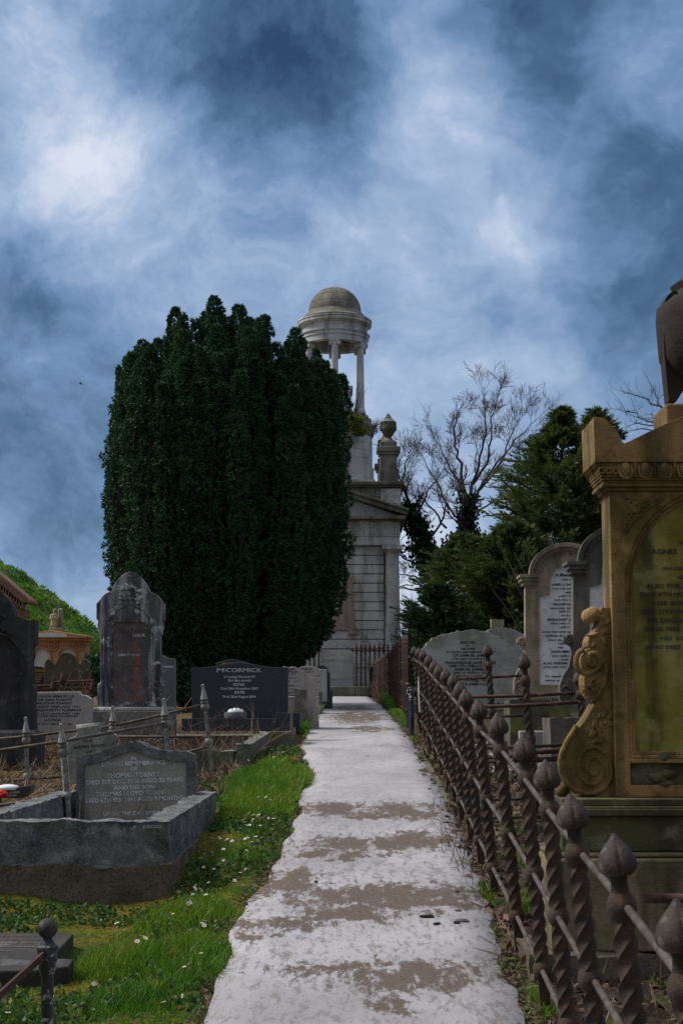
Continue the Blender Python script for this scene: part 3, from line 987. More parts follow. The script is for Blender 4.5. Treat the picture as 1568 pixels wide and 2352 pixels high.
    for i in range(n_):
        for_ = [18, 12, 11, 9, 6][i]
        a0, a1 = math.pi / 2 * i / n_, math.pi / 2 * (i + 1) / n_
        for j in range(3):
            t0, t1 = a0 + (a1 - a0) * j / 3, a0 + (a1 - a0) * (j + 1) / 3
            r0, r1 = R * math.cos(t0), max(R * math.cos(t1), .01)
            b.ringblocks(r0, r1, zs[4] + H * math.sin(t0), zs[4] + H * math.sin(t1) - (.006 if j == 2 else 0), for_, .007, i * .4, c0, 6, r0 * .9, r1 * .9)
    b.lathe([(R * .985 * math.cos(math.pi / 2 * i / 14) + .001, H * .985 * math.sin(math.pi / 2 * i / 14)) for i in range(15)], 40, (0, AY, zs[4]))
    b.lathe([(ma(66), 0), (ma(66), .05)], 48, (0, AY, z2 + .02))
    b.build('dome', M['tower_old'], root, smooth=.6)
    b = MB()
    wq = ma(42)
    b.box(-wq + .06, wq - .06, AY - wq + .06, AY + wq - .06, zq[6], za(908))
    b.box(-wq + .03, wq - .03, AY - wq + .03, AY + wq - .03, za(908) + .001, za(902)).box(-wq, wq, AY - wq, AY + wq, za(902) + .001, za(894))
    b.build('inner_pedestal', M['tower'], root, bevel=.015)
    # creeper and dead grass growing on the ring
    X0, Z0 = P(K(5, 735, 0)[0], 1640, 36.6)[0], None
    pts, dr = [], []
    for i in range(420):
        x5, y5 = random.gauss(738, 36), random.uniform(1545, 1745)
        if y5 > 1660:
            x5 += random.uniform(0, 70)
        pts.append(P(*K(5, x5, y5), 36.6 + random.uniform(-.12, .05)))
        dr.append((random.gauss(0, .5), -.6, random.gauss(.2, .4)))
    V_, F_ = leaves(np.array(pts), np.array(dr), 3, .075, .055, .6)
    tag(mesh_np('creeper', V_, F_, M['limegreen']), 'yellow green creeper growing on the ring of the tower drum', 'creeper')
    for nm, lab, cx, cy, Y, dn in (('dry_grass_tuft', 'brown dead grass tuft sprouting from the right edge of the drum ring', 940, 1720, 37.3, 50),
                                   ('twig_tuft', 'bare twiggy weed growing beside the foot of the rotunda column', 728, 1540, 36.9, 16)):
        b = MB()
        p0 = Vector(P(*K(5, cx, cy), Y))
        for i in range(dn):
            d_ = Vector((random.gauss(.15, .35), random.gauss(0, .3), random.uniform(.3, 1) if nm == 'dry_grass_tuft' else 1.2)).normalized() * (random.uniform(.15, .35) if nm == 'dry_grass_tuft' else random.uniform(.3, .9))
            q = p0 + Vector((random.gauss(0, .05), random.gauss(0, .06), random.uniform(-.05, .15)))
            b.tube([q, q + d_ * .6, q + d_ + Vector((d_.x * .4, 0, -.03))], [.008, .006, .003], 3)
        tag(b.build(nm, M['dry'] if nm == 'dry_grass_tuft' else M['twig']), lab, nm.replace('_tuft', ' tuft').replace('_', ' '))


build_tower()

# the grey board leaning on the tower and the spear railings beside it
bf = Fr(772, 35.75, G(-.1, 35.7))
x0, z0 = bf(*K(6, 52, 2135))
x1, z1 = bf(*K(6, 372, 1778))
bd = MB().prism([(x0, z0), (x1, z0), (x1 - .02, z1 - .02), (x0 + .01, z1)], 0, .025)
tag(bd.build('plywood_board', M['board'], loc=bf.o, bevel=.003), 'pale weathered plywood board leaning on the foot of the tower', 'board')


def spear_fence(name, xlist, label):
    fr = Fr(sum(xlist) / len(xlist), 35.55, G(0, 35.5))
    root = empty(name, fr.o, label, 'fence', 'spear railings round the tower')
    za_, zb_ = fr(800, K(6, 0, 2140)[1])[1], fr(800, K(6, 0, 1715)[1])[1]
    zr = fr(800, K(6, 0, 1785)[1])[1]
    bar = None
    for x in xlist:
        lx = fr(x, 1500)[0]
        if bar is None:
            b = MB()
            h = zb_ - za_
            b.lathe([(.017, 0), (.017, h * .78), (.026, h * .79), (.026, h * .86), (.015, h * .87), (.013, h * .885), (.03, h * .90), (.002, h)], 8)
            bar = b.build('bar', M['rust_red'], root, loc=(lx, 0, za_))
        else:
            c = bar.copy(); COL.objects.link(c); c.parent = root; c.location = (lx, 0, za_)
    MB().box(fr(min(xlist), 1500)[0] - .12, fr(max(xlist), 1500)[0] + .06, -.008, .008, zr - .014, zr + .014).build('rail', M['rust_red'], root)


spear_fence('spear_fence', [K(6, q, 0)[0] for q in (405, 448, 490, 533, 577, 620, 663, 706, 749)], 'rusty spear topped railing to the right of the plywood board')
spear_fence('spear_fence', [K(6, q, 0)[0] for q in (-128, -85, -42, 0, 45)], 'rusty spear topped railing between the yew and the plywood board')


# ---------------------------------------------------------------- trees
def build_yew():
    Y0 = 26.0
    cx = P(516, 1640, Y0)[0]
    gz0 = G(cx, Y0)
    root = empty('yew_tree', (cx, Y0, gz0), 'broad dark green upright yew tree with many vertical plumes in front of the tower', 'tree')
    s = .42 * Y0 / FPX                                   # metres per unit of the outline below
    zz = lambda y: (P(516, 627.2 + .42 * y, Y0)[2] - gz0) * .955
    ys_ = [115, 150, 225, 300, 400, 520, 640, 850, 1150, 1400, 1550, 1750, 1900, 1980, 2080, 2150, 2250, 2350]
    rs_ = [110, 280, 370, 450, 560, 620, 655, 690, 700, 685, 665, 640, 600, 560, 500, 430, 330, 260]
    zs_ = [zz(y) for y in ys_]
    Rz = lambda z: np.interp(z, zs_[::-1], [r * s * .985 for r in rs_[::-1]])
    plumes = [(0, 0)]
    for rad, n in ((.22, 6), (.42, 12), (.60, 17), (.76, 24), (.90, 36)):
        for i in range(n):
            plumes.append((rad * random.uniform(.94, 1.05), 2 * math.pi * (i + random.uniform(-.35, .35)) / n + rad * 7))
    Cs, Ds, coreV, coreF = [], [], [], []
    base = 0
    for rho, th in plumes:
        topz = np.interp(rho, [0, .2, .40, .55, .70, .83, .93, 1.0], [zz(130), zz(125), zz(150), zz(215), zz(310), zz(380), zz(560), zz(700)]) + .10 * math.sin(th * 5 + rho * 9) + random.uniform(-.20, .09)
        xg = rho * 2.1 * math.cos(th)
        if .82 < xg < 1.1:
            topz -= .42
        topz -= .06 * (xg < -1.45) + .12 * (math.sin(xg * 9) > .6)
        pr_ = random.uniform(.15, .225)
        botz = random.uniform(.0, .5)
        wob = random.uniform(0, 6)
        n = int(420 * (topz - botz) * pr_ / .2)
        if math.sin(th) > .4 and rho > .3:
            n = int(n * .5)
        t = rng.uniform(0, 1, n) ** .85
        z = botz + (topz - botz) * t
        taper = np.where(t > .80, np.sqrt(np.clip(1 - ((t - .80) / .205) ** 1.5, .03, 1)), 1.0) * (.7 + .3 * np.minimum(t * 2.5, 1))
        lump = 1 + .20 * np.sin(z * 8.0 + wob) + .16 * np.sin(z * 19 + wob * 2)
        a = rng.uniform(0, 2 * np.pi, n)
        rr = pr_ * taper * lump * (1 + .20 * np.sin(a * 3 + z * 6 + wob)) * (1 - .35 * rng.uniform(0, 1, n) ** 2.5)

        def axis(q):
            R_ = np.where(q > zz(900), Rz(zz(900)), Rz(np.minimum(q, zz(900))))
            return rho * np.maximum(R_ - .02, .2)
        sway = .05 * np.sin(z * 1.7 + wob)
        ax = axis(z)
        Cs.append(np.stack([ax * np.cos(th) + sway + rr * np.cos(a), ax * np.sin(th) + rr * np.sin(a), z], 1))
        Ds.append(np.stack([np.cos(a) * .8, np.sin(a) * .8, np.full(n, .7)], 1))
        q = np.linspace(.05, topz - .35, 14)
        axr = axis(q)
        ring = []
        for i in range(14):
            r1 = pr_ * .45 * (1 - .8 * (i / 13) ** 2.5)
            for j in range(6):
                b_ = 2 * math.pi * j / 6
                ring.append((axr[i] * math.cos(th) + .05 * math.sin(q[i] * 1.7 + wob) + r1 * math.cos(b_), axr[i] * math.sin(th) + r1 * math.sin(b_), q[i]))
        coreV.append(np.array(ring))
        coreF += [(base + i * 6 + j, base + i * 6 + (j + 1) % 6, base + (i + 1) * 6 + (j + 1) % 6, base + (i + 1) * 6 + j) for i in range(13) for j in range(6)]
        base += len(ring)
    C, D = np.concatenate(Cs), np.concatenate(Ds)
    V, F = leaves(C, D, 9, .062, .018, .8)
    mesh_np('crown', V, F, M['yew'], root)
    mesh_np('light_block_cores', np.concatenate(coreV), coreF, M['yew_core'], root)  # solid dark cores added inside the plumes to block light
    b = MB()
    for i in range(9):
        a = i * .7
        b.tube([(.25 * math.cos(a), .25 * math.sin(a), -.1), (.45 * math.cos(a), .45 * math.sin(a), .5), (.8 * math.cos(a), .8 * math.sin(a), 1.4)], [.13, .1, .07], 8)
    b.build('trunk', M['bark'], root, smooth=True)


build_yew()


def conifer(name, px, ptop, Y, prof, nbr, label, cat, mname, wide=1.0, seed=1, spray=.42, group=None, dens=1.0, top_thin=True):
    """feathery evergreen: prof is a list of (height fraction, radius in photo px)"""
    global rng
    rr = np.random.default_rng(seed)
    X = P(px, 1640, Y)[0]
    z0 = G(X, Y)
    H = P(px, ptop, Y)[2] - z0
    root = empty(name, (X, Y, z0), label, cat, group)
    s = Y / FPX
    ts = [p[0] for p in prof]
    rs = [p[1] * s for p in prof]
    nb = nbr
    t = rr.uniform(.03, 1, nb) ** .85
    th = rr.uniform(0, 2 * np.pi, nb)
    t[:16] = np.linspace(.86, .985, 16)
    L = np.interp(t, ts, rs) * rr.uniform(.55, 1.18, nb) * wide
    st = MB()
    Cs, Ds = [], []
    for i in range(nb):
        d = np.array([math.cos(th[i]), math.sin(th[i]), 0])
        sd_ = np.array([-d[1], d[0], 0])
        up = rr.uniform(.25, .55)
        n_pl = max(3, int(4 + L[i] * 4.5))
        for j in range(n_pl):                              # each branch carries tapering feathery plumes
            q = rr.uniform(.35, 1.0) if j else 1.0
            p0 = d * L[i] * q * .86 + np.array([0, 0, t[i] * H + up * L[i] * q ** 2 - .10 * L[i]])
            pd = d + sd_ * rr.normal(0, .75) * (1.25 - q) + np.array([0, 0, rr.uniform(.15, .8)])
            pd = pd / np.linalg.norm(pd)
            pl_ = spray * rr.uniform(.7, 1.5) * (1 if t[i] < .8 else .4)
            k = int(15 * dens)
            u_ = np.linspace(0, 1, k)
            side = np.where(np.arange(k) % 2 == 0, 1, -1)[:, None]
            ps = np.cross(pd, rr.normal(0, 1, 3) * .4 + np.array([0, 0, 1.0]))
            ps = ps / max(np.linalg.norm(ps), 1e-6)
            Cs.append(p0 + pd * (u_ * pl_)[:, None] + np.array([0, 0, -.18]) * (u_ ** 2 * pl_)[:, None])
            Ds.append(pd + ps * side * rr.uniform(.5, 1.1, (k, 1)) * (1.1 - u_)[:, None] + rr.normal(0, .22, (k, 3)))
        if i % 3 == 0:
            st.tube([(0, 0, t[i] * H - .1), (d[0] * L[i] * .5, d[1] * L[i] * .5, t[i] * H), (d[0] * L[i] * .95, d[1] * L[i] * .95, t[i] * H + up * L[i] * .7)], [.02, .014, .006], 4)
    n2 = 46
    zt = np.linspace(.93, 1.0, n2)
    aa = rr.uniform(0, 6.28, n2)
    Cs.append(np.stack([rr.normal(0, .015, n2), rr.normal(0, .015, n2), zt * H], 1))
    Ds.append(np.stack([np.cos(aa) * .8, np.sin(aa) * .8, np.full(n2, .6)], 1))
    C, D = np.concatenate(Cs), np.concatenate(Ds)
    old = rng
    rng = rr
    V, F = leaves(C, D, 1, spray * .36, spray * .085, .12)
    rng = old
    mesh_np('crown', V, F, M[mname], root)
    st.tube([(0, 0, -.2), (.05, 0, H * .5), (0, 0, H * .97)], [.16, .09, .012], 8)
    st.build('trunk', M['bark'], root, smooth=True)
    return root


conifer('cypress_tree', 1300, 945, 33, [(0, 90), (.25, 150), (.45, 165), (.60, 150), (.76, 112), (.85, 66), (.91, 26), (.95, 8), (1, 2)], 560,
        'tall feathery dark green cypress with a pointed leader, tallest evergreen of the row', 'tree', 'cypress', seed=3, group='evergreens behind the right hand graves')
conifer('cypress_tree', 1385, 950, 35.5, [(0, 100), (.3, 150), (.5, 140), (.7, 105), (.85, 60), (.95, 22), (1, 3)], 420,
        'feathery cypress behind the sandstone monument, just right of the tallest evergreen', 'tree', 'cypress', seed=4, group='evergreens behind the right hand graves')
conifer('cypress_tree', 1185, 1215, 30, [(0, 80), (.2, 120), (.45, 120), (.7, 95), (.88, 55), (1, 10)], 330,
        'bushy bronze green cypress at the foot of the tallest evergreen', 'tree', 'cypress_gold', seed=5, group='evergreens behind the right hand graves')
conifer('cypress_tree', 1075, 1240, 31, [(0, 80), (.25, 115), (.5, 105), (.72, 75), (.9, 40), (1, 8)], 300,
        'low golden green cypress bush in front of the ivy clad trunk', 'tree', 'cypress', seed=6, group='evergreens behind the right hand graves')
conifer('evergreen_shrub', 1010, 1350, 29, [(0, 60), (.3, 85), (.6, 75), (.85, 45), (1, 12)], 260,
        'dark ivy covered shrub nearest the right side of the tower', 'shrub', 'ivy', seed=7, spray=.3)


def bare_tree(name, base, leaders, Y, label, mname='twig', seed=2, r0=.11, depth=5, parts=True, twigs=1.0, group=None, ivy=None):
    """leaders: polylines in photo positions; each grows ever finer side branches"""
    rr = random.Random(seed)
    X = P(base[0], 1640, Y)[0]
    o = Vector((X, Y, G(X, Y)))
    root = empty(name, o, label, 'tree', group)
    tr, cr = MB(), MB()

    def grow(p, d, L, r, lev):
        pts = [p.copy()]
        n = 4 if lev < 3 else 3
        for i in range(n):
            d = (d + Vector((rr.gauss(0, .16), rr.gauss(0, .16), rr.gauss(.05, .12)))).normalized()
            pts.append(pts[-1] + d * L / n)
        cr.tube(pts, [max(r * (1 - .6 * i / n), .0030) for i in range(n + 1)], 5 if lev < 2 else 3)
        if lev >= depth:
            return
        k = rr.choice((3, 3, 4)) if lev < 3 else rr.choice((2, 3))
        for i in range(int(k * twigs + .5)):
            u = rr.uniform(.25, 1) if i else 1.0
            j = min(int(u * n), n - 1)
            q = pts[j].lerp(pts[j + 1], u * n - j)
            nd = (d + Vector((rr.gauss(0, .55), rr.gauss(0, .5), rr.gauss(.12, .4)))).normalized()
            grow(q, nd, L * rr.uniform(.55, .85), r * .55, lev + 1)

    for li, (pl_, ra, rb) in enumerate(leaders):
        pts = []
        for q in pl_:
            yy = Y + (q[2] if len(q) > 2 else 0)
            pts.append(Vector(P(q[0], q[1], yy)) - o)
        n = len(pts)
        dest = tr if li == 0 else cr
        if li == 0:
            pts = [Vector((0, 0, -.2))] + pts
            n += 1
        # refine so that the limb bends softly
        fine = []
        for i in range(n - 1):
            for t in (0, .33, .66):
                fine.append(pts[i].lerp(pts[i + 1], t) + Vector((rr.gauss(0, .03), rr.gauss(0, .05), 0)))
        fine.append(pts[-1])
        m_ = len(fine) - 1
        if li:
            ra, rb = ra * .62, rb * .62
        dest.tube(fine, [ra + (rb - ra) * i / m_ for i in range(m_ + 1)], 7)
        for i in range(3 if li else m_ // 2, m_ + 1, 1):
            if rr.random() < .75 or i == m_:
                d = (fine[i] - fine[i - 1]).normalized()
                nd = (d + Vector((rr.gauss(0, .6), rr.gauss(0, .5), rr.gauss(.1, .3)))).normalized() if i < m_ else d
                grow(fine[i], nd, rr.uniform(.26, .50) * Y / 40, (ra + (rb - ra) * i / m_) * .42, 2)
    tr.build('trunk', M['bark'], root, smooth=True)
    cr.build('branches', M[mname], root, smooth=True)
    if ivy:
        pts, dr = [], []
        for (ax_, ay_), (bx_, by_), w_, n_ in ivy:
            for i in range(n_):
                t = rr.random()
                p = Vector(P(ax_ + (bx_ - ax_) * t + rr.gauss(0, w_ * .5), ay_ + (by_ - ay_) * t, Y)) - o
                p.y += rr.gauss(0, w_ * .4 * Y / FPX)
                pts.append(tuple(p))
                dr.append((rr.gauss(0, .6), -.6, rr.gauss(.1, .5)))
        V, F = leaves(np.array(pts), np.array(dr), 5, .075, .06, .8)
        mesh_np('ivy', V, F, M['ivy'], root)
    return root


q = lambda *l: [K(7, *p) for p in l]
bare_tree('bare_tree', K(7, 480, 1500),
          [(q((470, 1300), (470, 1000), (455, 850)), .15, .10),
           (q((455, 850), (430, 640), (400, 520), (380, 400), (430, 290)), .075, .02),
           (q((470, 950), (520, 780), (570, 600), (600, 430), (590, 200)), .085, .015),
           (q((520, 780), (610, 640), (650, 480), (640, 330), (690, 170)), .06, .012),
           (q((490, 1000), (560, 820), (680, 640), (800, 480), (960, 330)), .07, .012),
           (q((455, 850), (400, 720), (330, 620), (290, 480)), .05, .012),
           (q((560, 820), (700, 640), (760, 480), (840, 300)), .05, .012),
           (q((460, 1060), (360, 960), (320, 860), (240, 720), (150, 560)), .06, .012),
           (q((470, 1000), (600, 930), (720, 850), (800, 700)), .05, .012)], 39,
          'tall leafless tree with fanned grey branches and ivy on its trunk', seed=4, twigs=1.55,
          ivy=[(K(7, 475, 1330), K(7, 490, 860), 22, 1100), (K(7, 400, 1320), K(7, 470, 1100), 40, 700)])
bare_tree('bare_tree', K(7, 330, 1560),
          [(q((300, 1400), (220, 1200), (120, 1020), (70, 900)), .14, .08),
           (q((70, 900), (40, 760), (60, 640), (120, 560)), .06, .012),
           (q((120, 1020), (60, 830), (10, 700)), .05, .012),
           (q((120, 1020), (200, 860), (260, 760), (330, 660)), .05, .012),
           (q((200, 1180), (330, 1000), (330, 880), (370, 800)), .055, .012),
           (q((330, 1080), (260, 960), (180, 880), (80, 840)), .05, .012),
           (q((230, 1230), (120, 1120), (30, 1050), (-40, 1040)), .045, .012),
           (q((250, 1400), (150, 1330), (70, 1290), (0, 1250)), .07, .02),
           (q((240, 1530), (120, 1500), (20, 1470), (-60, 1460)), .05, .015),
           (q((260, 1450), (120, 1400), (20, 1390)), .05, .015)], 38,
          'leafless tree leaning towards the tower, its trunk thick with ivy', seed=9, twigs=1.4,
          ivy=[(K(7, 320, 1500), K(7, 70, 920), 28, 1900), (K(7, 300, 1450), K(7, 180, 1200), 44, 900)])
bare_tree('thorn_tree', K(8, 1500, 1700),
          [([K(8, 1560, 1600), K(8, 1500, 1420), K(8, 1440, 1330)], .07, .04),
           ([K(8, 1440, 1330), K(8, 1330, 1310), K(8, 1200, 1260), K(8, 1080, 1190), K(8, 1020, 1190)], .03, .008),
           ([K(8, 1460, 1350), K(8, 1340, 1170), K(8, 1240, 1110), K(8, 1100, 1050), K(8, 1015, 1020)], .03, .008),
           ([K(8, 1340, 1170), K(8, 1310, 1080), K(8, 1270, 990)], .02, .008),
           ([K(8, 1440, 1330), K(8, 1300, 1350), K(8, 1170, 1340), K(8, 1060, 1360)], .025, .008),
           ([K(8, 1400, 1340), K(8, 1200, 1290), K(8, 1100, 1300), K(8, 960, 1350)], .02, .006)], 24,
          'thorny leafless tree poking out behind the top of the sandstone monument', seed=12, depth=3, twigs=.7)

# undergrowth of bare stems beside and behind the graves
def stems(name, lab, cx, Y, w_, n, h0, h1, mname, spread=.35, zoff=0, kind='stuff', cat='undergrowth', r=.006, seed=1, dyy=None):
    rr = random.Random(seed)
    b = MB()
    X = P(cx, 1640, Y)[0]
    for i in range(n):
        x, y = X + rr.uniform(-w_, w_), Y + rr.uniform(-1, 1) * (dyy if dyy is not None else w_ * .4)
        p = Vector((x, y, G(x, y) - .03 + zoff))
        d = Vector((rr.gauss(0, spread), rr.gauss(0, spread), 1)).normalized()
        L = rr.uniform(h0, h1)
        pts = [p]
        bend = Vector((rr.gauss(0, .45), rr.gauss(0, .3), -.12))
        for k in range(4):
            d = (d + bend * .25).normalized()
            pts.append(pts[-1] + d * L / 4)
        b.tube(pts, [r, r * .85, r * .7, r * .5, r * .3], 3)
        for k in range(rr.choice((0, 1, 2))):
            s_ = pts[rr.choice((2, 3))]
            dd = (d + Vector((rr.gauss(0, .8), rr.gauss(0, .5), .2))).normalized()
            b.tube([s_, s_ + dd * L * .2, s_ + dd * L * .35 + Vector((0, 0, -.02))], [r * .6, r * .45, r * .25], 3)
    o = b.build(name, M[mname])
    return tag(o, lab, cat, kind=kind)


stems('undergrowth', 'grey leafless thicket between the tower and the evergreens', 965, 37, .9, 420, 1.0, 2.6, 'twig', .22, r=.009, seed=3, dyy=1.5)
stems('bramble_thicket', 'bare straggly stems standing behind the arched tan headstones', 1300, 27, .35, 46, 1.8, 3.3, 'bramble', .13, r=.0055, seed=5)


# ---------------------------------------------------------------- graves: builders
def gridbox(mb, x0, x1, y0, y1, z0, z1, st=.03):
    """a box whose faces are fine grids, for rock faced stone"""
    nx, ny, nz = [max(2, int(abs(d) / st) + 1) for d in (x1 - x0, y1 - y0, z1 - z0)]
    X, Y, Z = np.linspace(x0, x1, nx), np.linspace(y0, y1, ny), np.linspace(z0, z1, nz)

    def face(fn, A, B, flip):
        v = [fn(a, b) for b in B for a in A]
        n = len(A)
        f = [(i * n + j, i * n + j + 1, (i + 1) * n + j + 1, (i + 1) * n + j) for i in range(len(B) - 1) for j in range(n - 1)]
        mb.add(v, [tuple(reversed(q_)) for q_ in f] if flip else f)
    face(lambda a, b: (a, y0, b), X, Z, False)
    face(lambda a, b: (a, y1, b), X, Z, True)
    face(lambda a, b: (x0, a, b), Y, Z, True)
    face(lambda a, b: (x1, a, b), Y, Z, False)
    face(lambda a, b: (a, b, z1), X, Y, False)
    face(lambda a, b: (a, b, z0), X, Y, True)
    return mb


def rough(mb, name, material, parent, amp=.012, rs=9, loc=None, rot=None, smooth=.7):
    import bmesh
    bm = bmesh.new()
    me = bpy.data.meshes.new(name)
    me.from_pydata(mb.v, [], mb.f)
    bm.from_mesh(me)
    bmesh.ops.remove_doubles(bm, verts=bm.verts, dist=.0005)
    bmesh.ops.recalc_face_normals(bm, faces=bm.faces)
    bm.normal_update()
    off_ = Vector((random.uniform(0, 9), random.uniform(0, 9), 0))
    for v in bm.verts:
        k = noise.fractal(Vector(v.co) * rs + off_, 1.0, 2.0, 4) * amp - amp * .5 + noise.noise(Vector(v.co) * rs * 4 + off_) * amp * .25
        v.co += v.normal * k
    bm.to_mesh(me)
    bm.free()
    me.polygons.foreach_set('use_smooth', [True] * len(me.polygons))
    me.set_sharp_from_angle(angle=smooth)
    return add_obj(name, me, material, parent, loc, rot)


def mirror(right, cx):
    return right + [(2 * cx - x, y) for x, y in reversed(right) if abs(x - cx) > .01]


def jitter(pts, amp, n=4):
    out = []
    for i in range(len(pts)):
        a, b = Vector(pts[i]), Vector(pts[(i + 1) % len(pts)])
        for k in range(n):
            p = a.lerp(b, k / n)
            out.append((p.x + random.gauss(0, amp), p.y + random.gauss(0, amp)))
    return out


def lines_at(f, k, rows):
    """rows: (text, x centre or left, baseline, cap height, width, align[, angle]) in crop units"""
    out = []
    for r_ in rows:
        t, x, y, h, wd = r_[:5]
        al = r_[5] if len(r_) > 5 else 'C'
        an = r_[6] if len(r_) > 6 else 0.0
        px, py_ = K(k, x, y)
        a = f(px, py_)
        sc_ = (f(*K(k, x + 100, y))[0] - a[0]) / 100
        out.append((t, a[0], a[1], h * sc_, wd * sc_ if wd else None, al, an))
    return out


# ---- the rock faced kerbed grave in the left foreground
kx0, kx1, ky0, ky1, kz = -2.05, -.895, 8.1, 11.2, .976
gr = empty('kerbed_grave', (-1.47, 8.1, G(-1.2, 8.1)), 'rock faced grey granite kerb round a grave in the left foreground on a brown base', 'grave kerb')
ox, oy, oz = gr.location
for x0, x1, y0, y1 in ((kx0, kx1, ky0, ky0 + .17), (kx1 - .15, kx1, ky0 + .18, ky1), (kx0, kx0 + .15, ky0 + .18, ky1), (kx0 + .155, kx1 - .155, ky1 - .15, ky1 - .005)):
    mb = gridbox(MB(), x0 - ox, x1 - ox, y0 - oy, y1 - oy, .735 - oz, kz + .004 - oz, .018)
    kb = rough(mb, 'kerb', M['rock'], gr, .017, 9)
gf = Fr(300, 8.1, 0)
text_mesh('inscription', [(t, x - ox, z - oz, h, wd, 'L') for (t, x, z, h, wd) in
          (("K", P(*K(2, 856, 752), 8.1)[0], P(*K(2, 856, 752), 8.1)[2], .016, None), ("KWOOD", P(*K(2, 918, 752), 8.1)[0], P(*K(2, 918, 752), 8.1)[2], .0165, .095))], -.014, M['ink_grey'], gr)
mb = gridbox(MB(), kx0 - .02 - ox, kx1 + .012 - ox, ky0 - .012 - oy, ky1 - oy, .45 - oz, .757 - oz, .03)
rough(mb, 'base', M['concrete'], gr, .022, 7)
MB().box(kx0 + .1 - ox, kx1 - .1 - ox, ky0 + .1 - oy, ky1 - .1 - oy, .5 - oz, .74 - oz).build('earth_fill', M['litter'], gr)

f = Fr(312, 10.85, .70)
hs = empty('headstone', f.o, 'small rough edged grey granite headstone with gently arched top inside the foreground kerbed grave', 'headstone', rot=(0, 0, 0))
out = f.pts(2, [(490, 700), (490, 300), (560, 283), (640, 270), (720, 235), (800, 207), (870, 200), (935, 222), (1000, 250), (1080, 262), (1180, 262), (1240, 283), (1250, 400), (1250, 700)])
inn = f.pts(2, [(540, 702), (540, 352), (650, 330), (720, 300), (800, 272), (860, 264), (920, 282), (985, 308), (1060, 322), (1190, 330), (1195, 702)])
out = [(x, z if z > .16 else -.05) for x, z in out]
inn = [(x, z if z > .16 else -.04) for x, z in inn]
b = MB().prism([jitter(out, .004, 3), inn], -.0, .05)
b.prism([jitter(out, .004, 3)], .051, .13)
b.build('slab', M['rock'], hs, bevel=.006)
pn = MB().prism(inn, .014, .05).build('panel', M['rock_face'], hs)
text_mesh('inscription', lines_at(f, 2, [("IN", 851, 320, 25, 34, 'C', .035), ("LOVING REMEMBRANCE", 854, 354, 28, 408, 'C', .035), ("OF", 852, 388, 24, 44, 'C', .035), ("THOMAS TORNEY", 851, 430, 31, 342, 'C', .035),
          ("DIED 1ST DEC. 1918 AGED 32 YEARS", 861, 466, 27, 617, 'C', .035), ("AND HIS SON", 856, 505, 24, 262, 'C', .035), ("THOMAS LLOYD TORNEY", 850, 545, 29, 476, 'C', .035),
          ("DIED 6TH FEB. 1911 AGED 9 MONTHS", 859, 583, 28, 618, 'C', .035), ("UNTIL THE DAY BREAK", 850, 672, 26, 380, 'C', .02)]), .012, M['ink_grey'], pn, .008)


def spear_post(h=.62):
    b = MB()
    b.lathe([(.026, -.25), (.024, h * .66)], 4, a0=.78)
    b.ball((0, 0, h * .20), .036, 12)
    b.ball((0, 0, h * .68), .038, 12)
    b.lathe([(.022, h * .70), (.034, h * .735), (.034, h * .755), (.020, h * .765), (.036, h * .79), (.030, h * .80), (.022, h * .86), (.015, h * .92), (.012, h * .94), (.0155, h * .965), (.014, h * .99), (.004, h)], 12)
    return b


def plot_railing(name, label, posts, rails, bar='bar'):
    """posts: (tip x, tip y, Y, lean x); rails: lists of (x, y, Y)"""
    c = P(posts[0][0], 1700, posts[0][2])
    root = empty(name, (c[0], c[1], G(c[0], c[1])), label, 'railing')
    o = Vector(root.location)
    pm = None
    for tx, ty, Y, lean in posts:
        p = Vector(P(tx, ty, Y)) - o
        h = .62
        if pm is None:
            pm = spear_post(h).build('post', M['iron_grey'], root, smooth=.6)
            c_ = pm
        else:
            c_ = pm.copy(); COL.objects.link(c_); c_.parent = root
        c_.location = (p.x + math.sin(lean) * h, p.y, p.z - math.cos(lean) * h)
        c_.rotation_euler = (random.gauss(0, .03), -lean, random.uniform(0, .5))
    for r_ in rails:
        MB().tube([tuple(Vector(P(*q_)) - o) for q_ in r_], .0115, 8).build('rail', M[bar], root, smooth=True)
    return root


c1 = lambda x, y, Y: (*K(1, x, y), Y)
c2 = lambda x, y, Y: (*K(2, x, y), Y)
plot_railing('plot_railing', 'leaning grey iron railing with spear tipped posts just behind the foreground granite headstone',
             [(*K(1, 392, 1130), 10.7, .10), (*K(1, 1045, 970), 12.0, .10)],
             [[c1(-60, 1312, 10.5), c1(390, 1247, 10.7), c1(1055, 1128, 12.0)], [c2(-60, 618, 10.5), c2(430, 545, 10.7), c2(500, 520, 10.9)]])
plot_railing('plot_railing', 'rusty railed spear post railing farther back, sloping up to the right before the black headstone',
             [(*K(1, 167, 1088), 13.0, .05), (*K(1, 720, 1018), 13.2, .02), (*K(1, 1293, 880), 13.3, .12)],
             [[c1(-40, 1232, 13), c1(175, 1214, 13), c1(725, 1148, 13.2), c1(1040, 1075, 13.3), c1(1303, 1010, 13.3)], [c2(-30, 460, 13), c2(195, 440, 13), c2(420, 425, 13)],
              [c2(1180, 272, 13.3), c2(1335, 235, 13.3)], [c1(760, 1215, 13.4), c1(1250, 1218, 13.4)]])


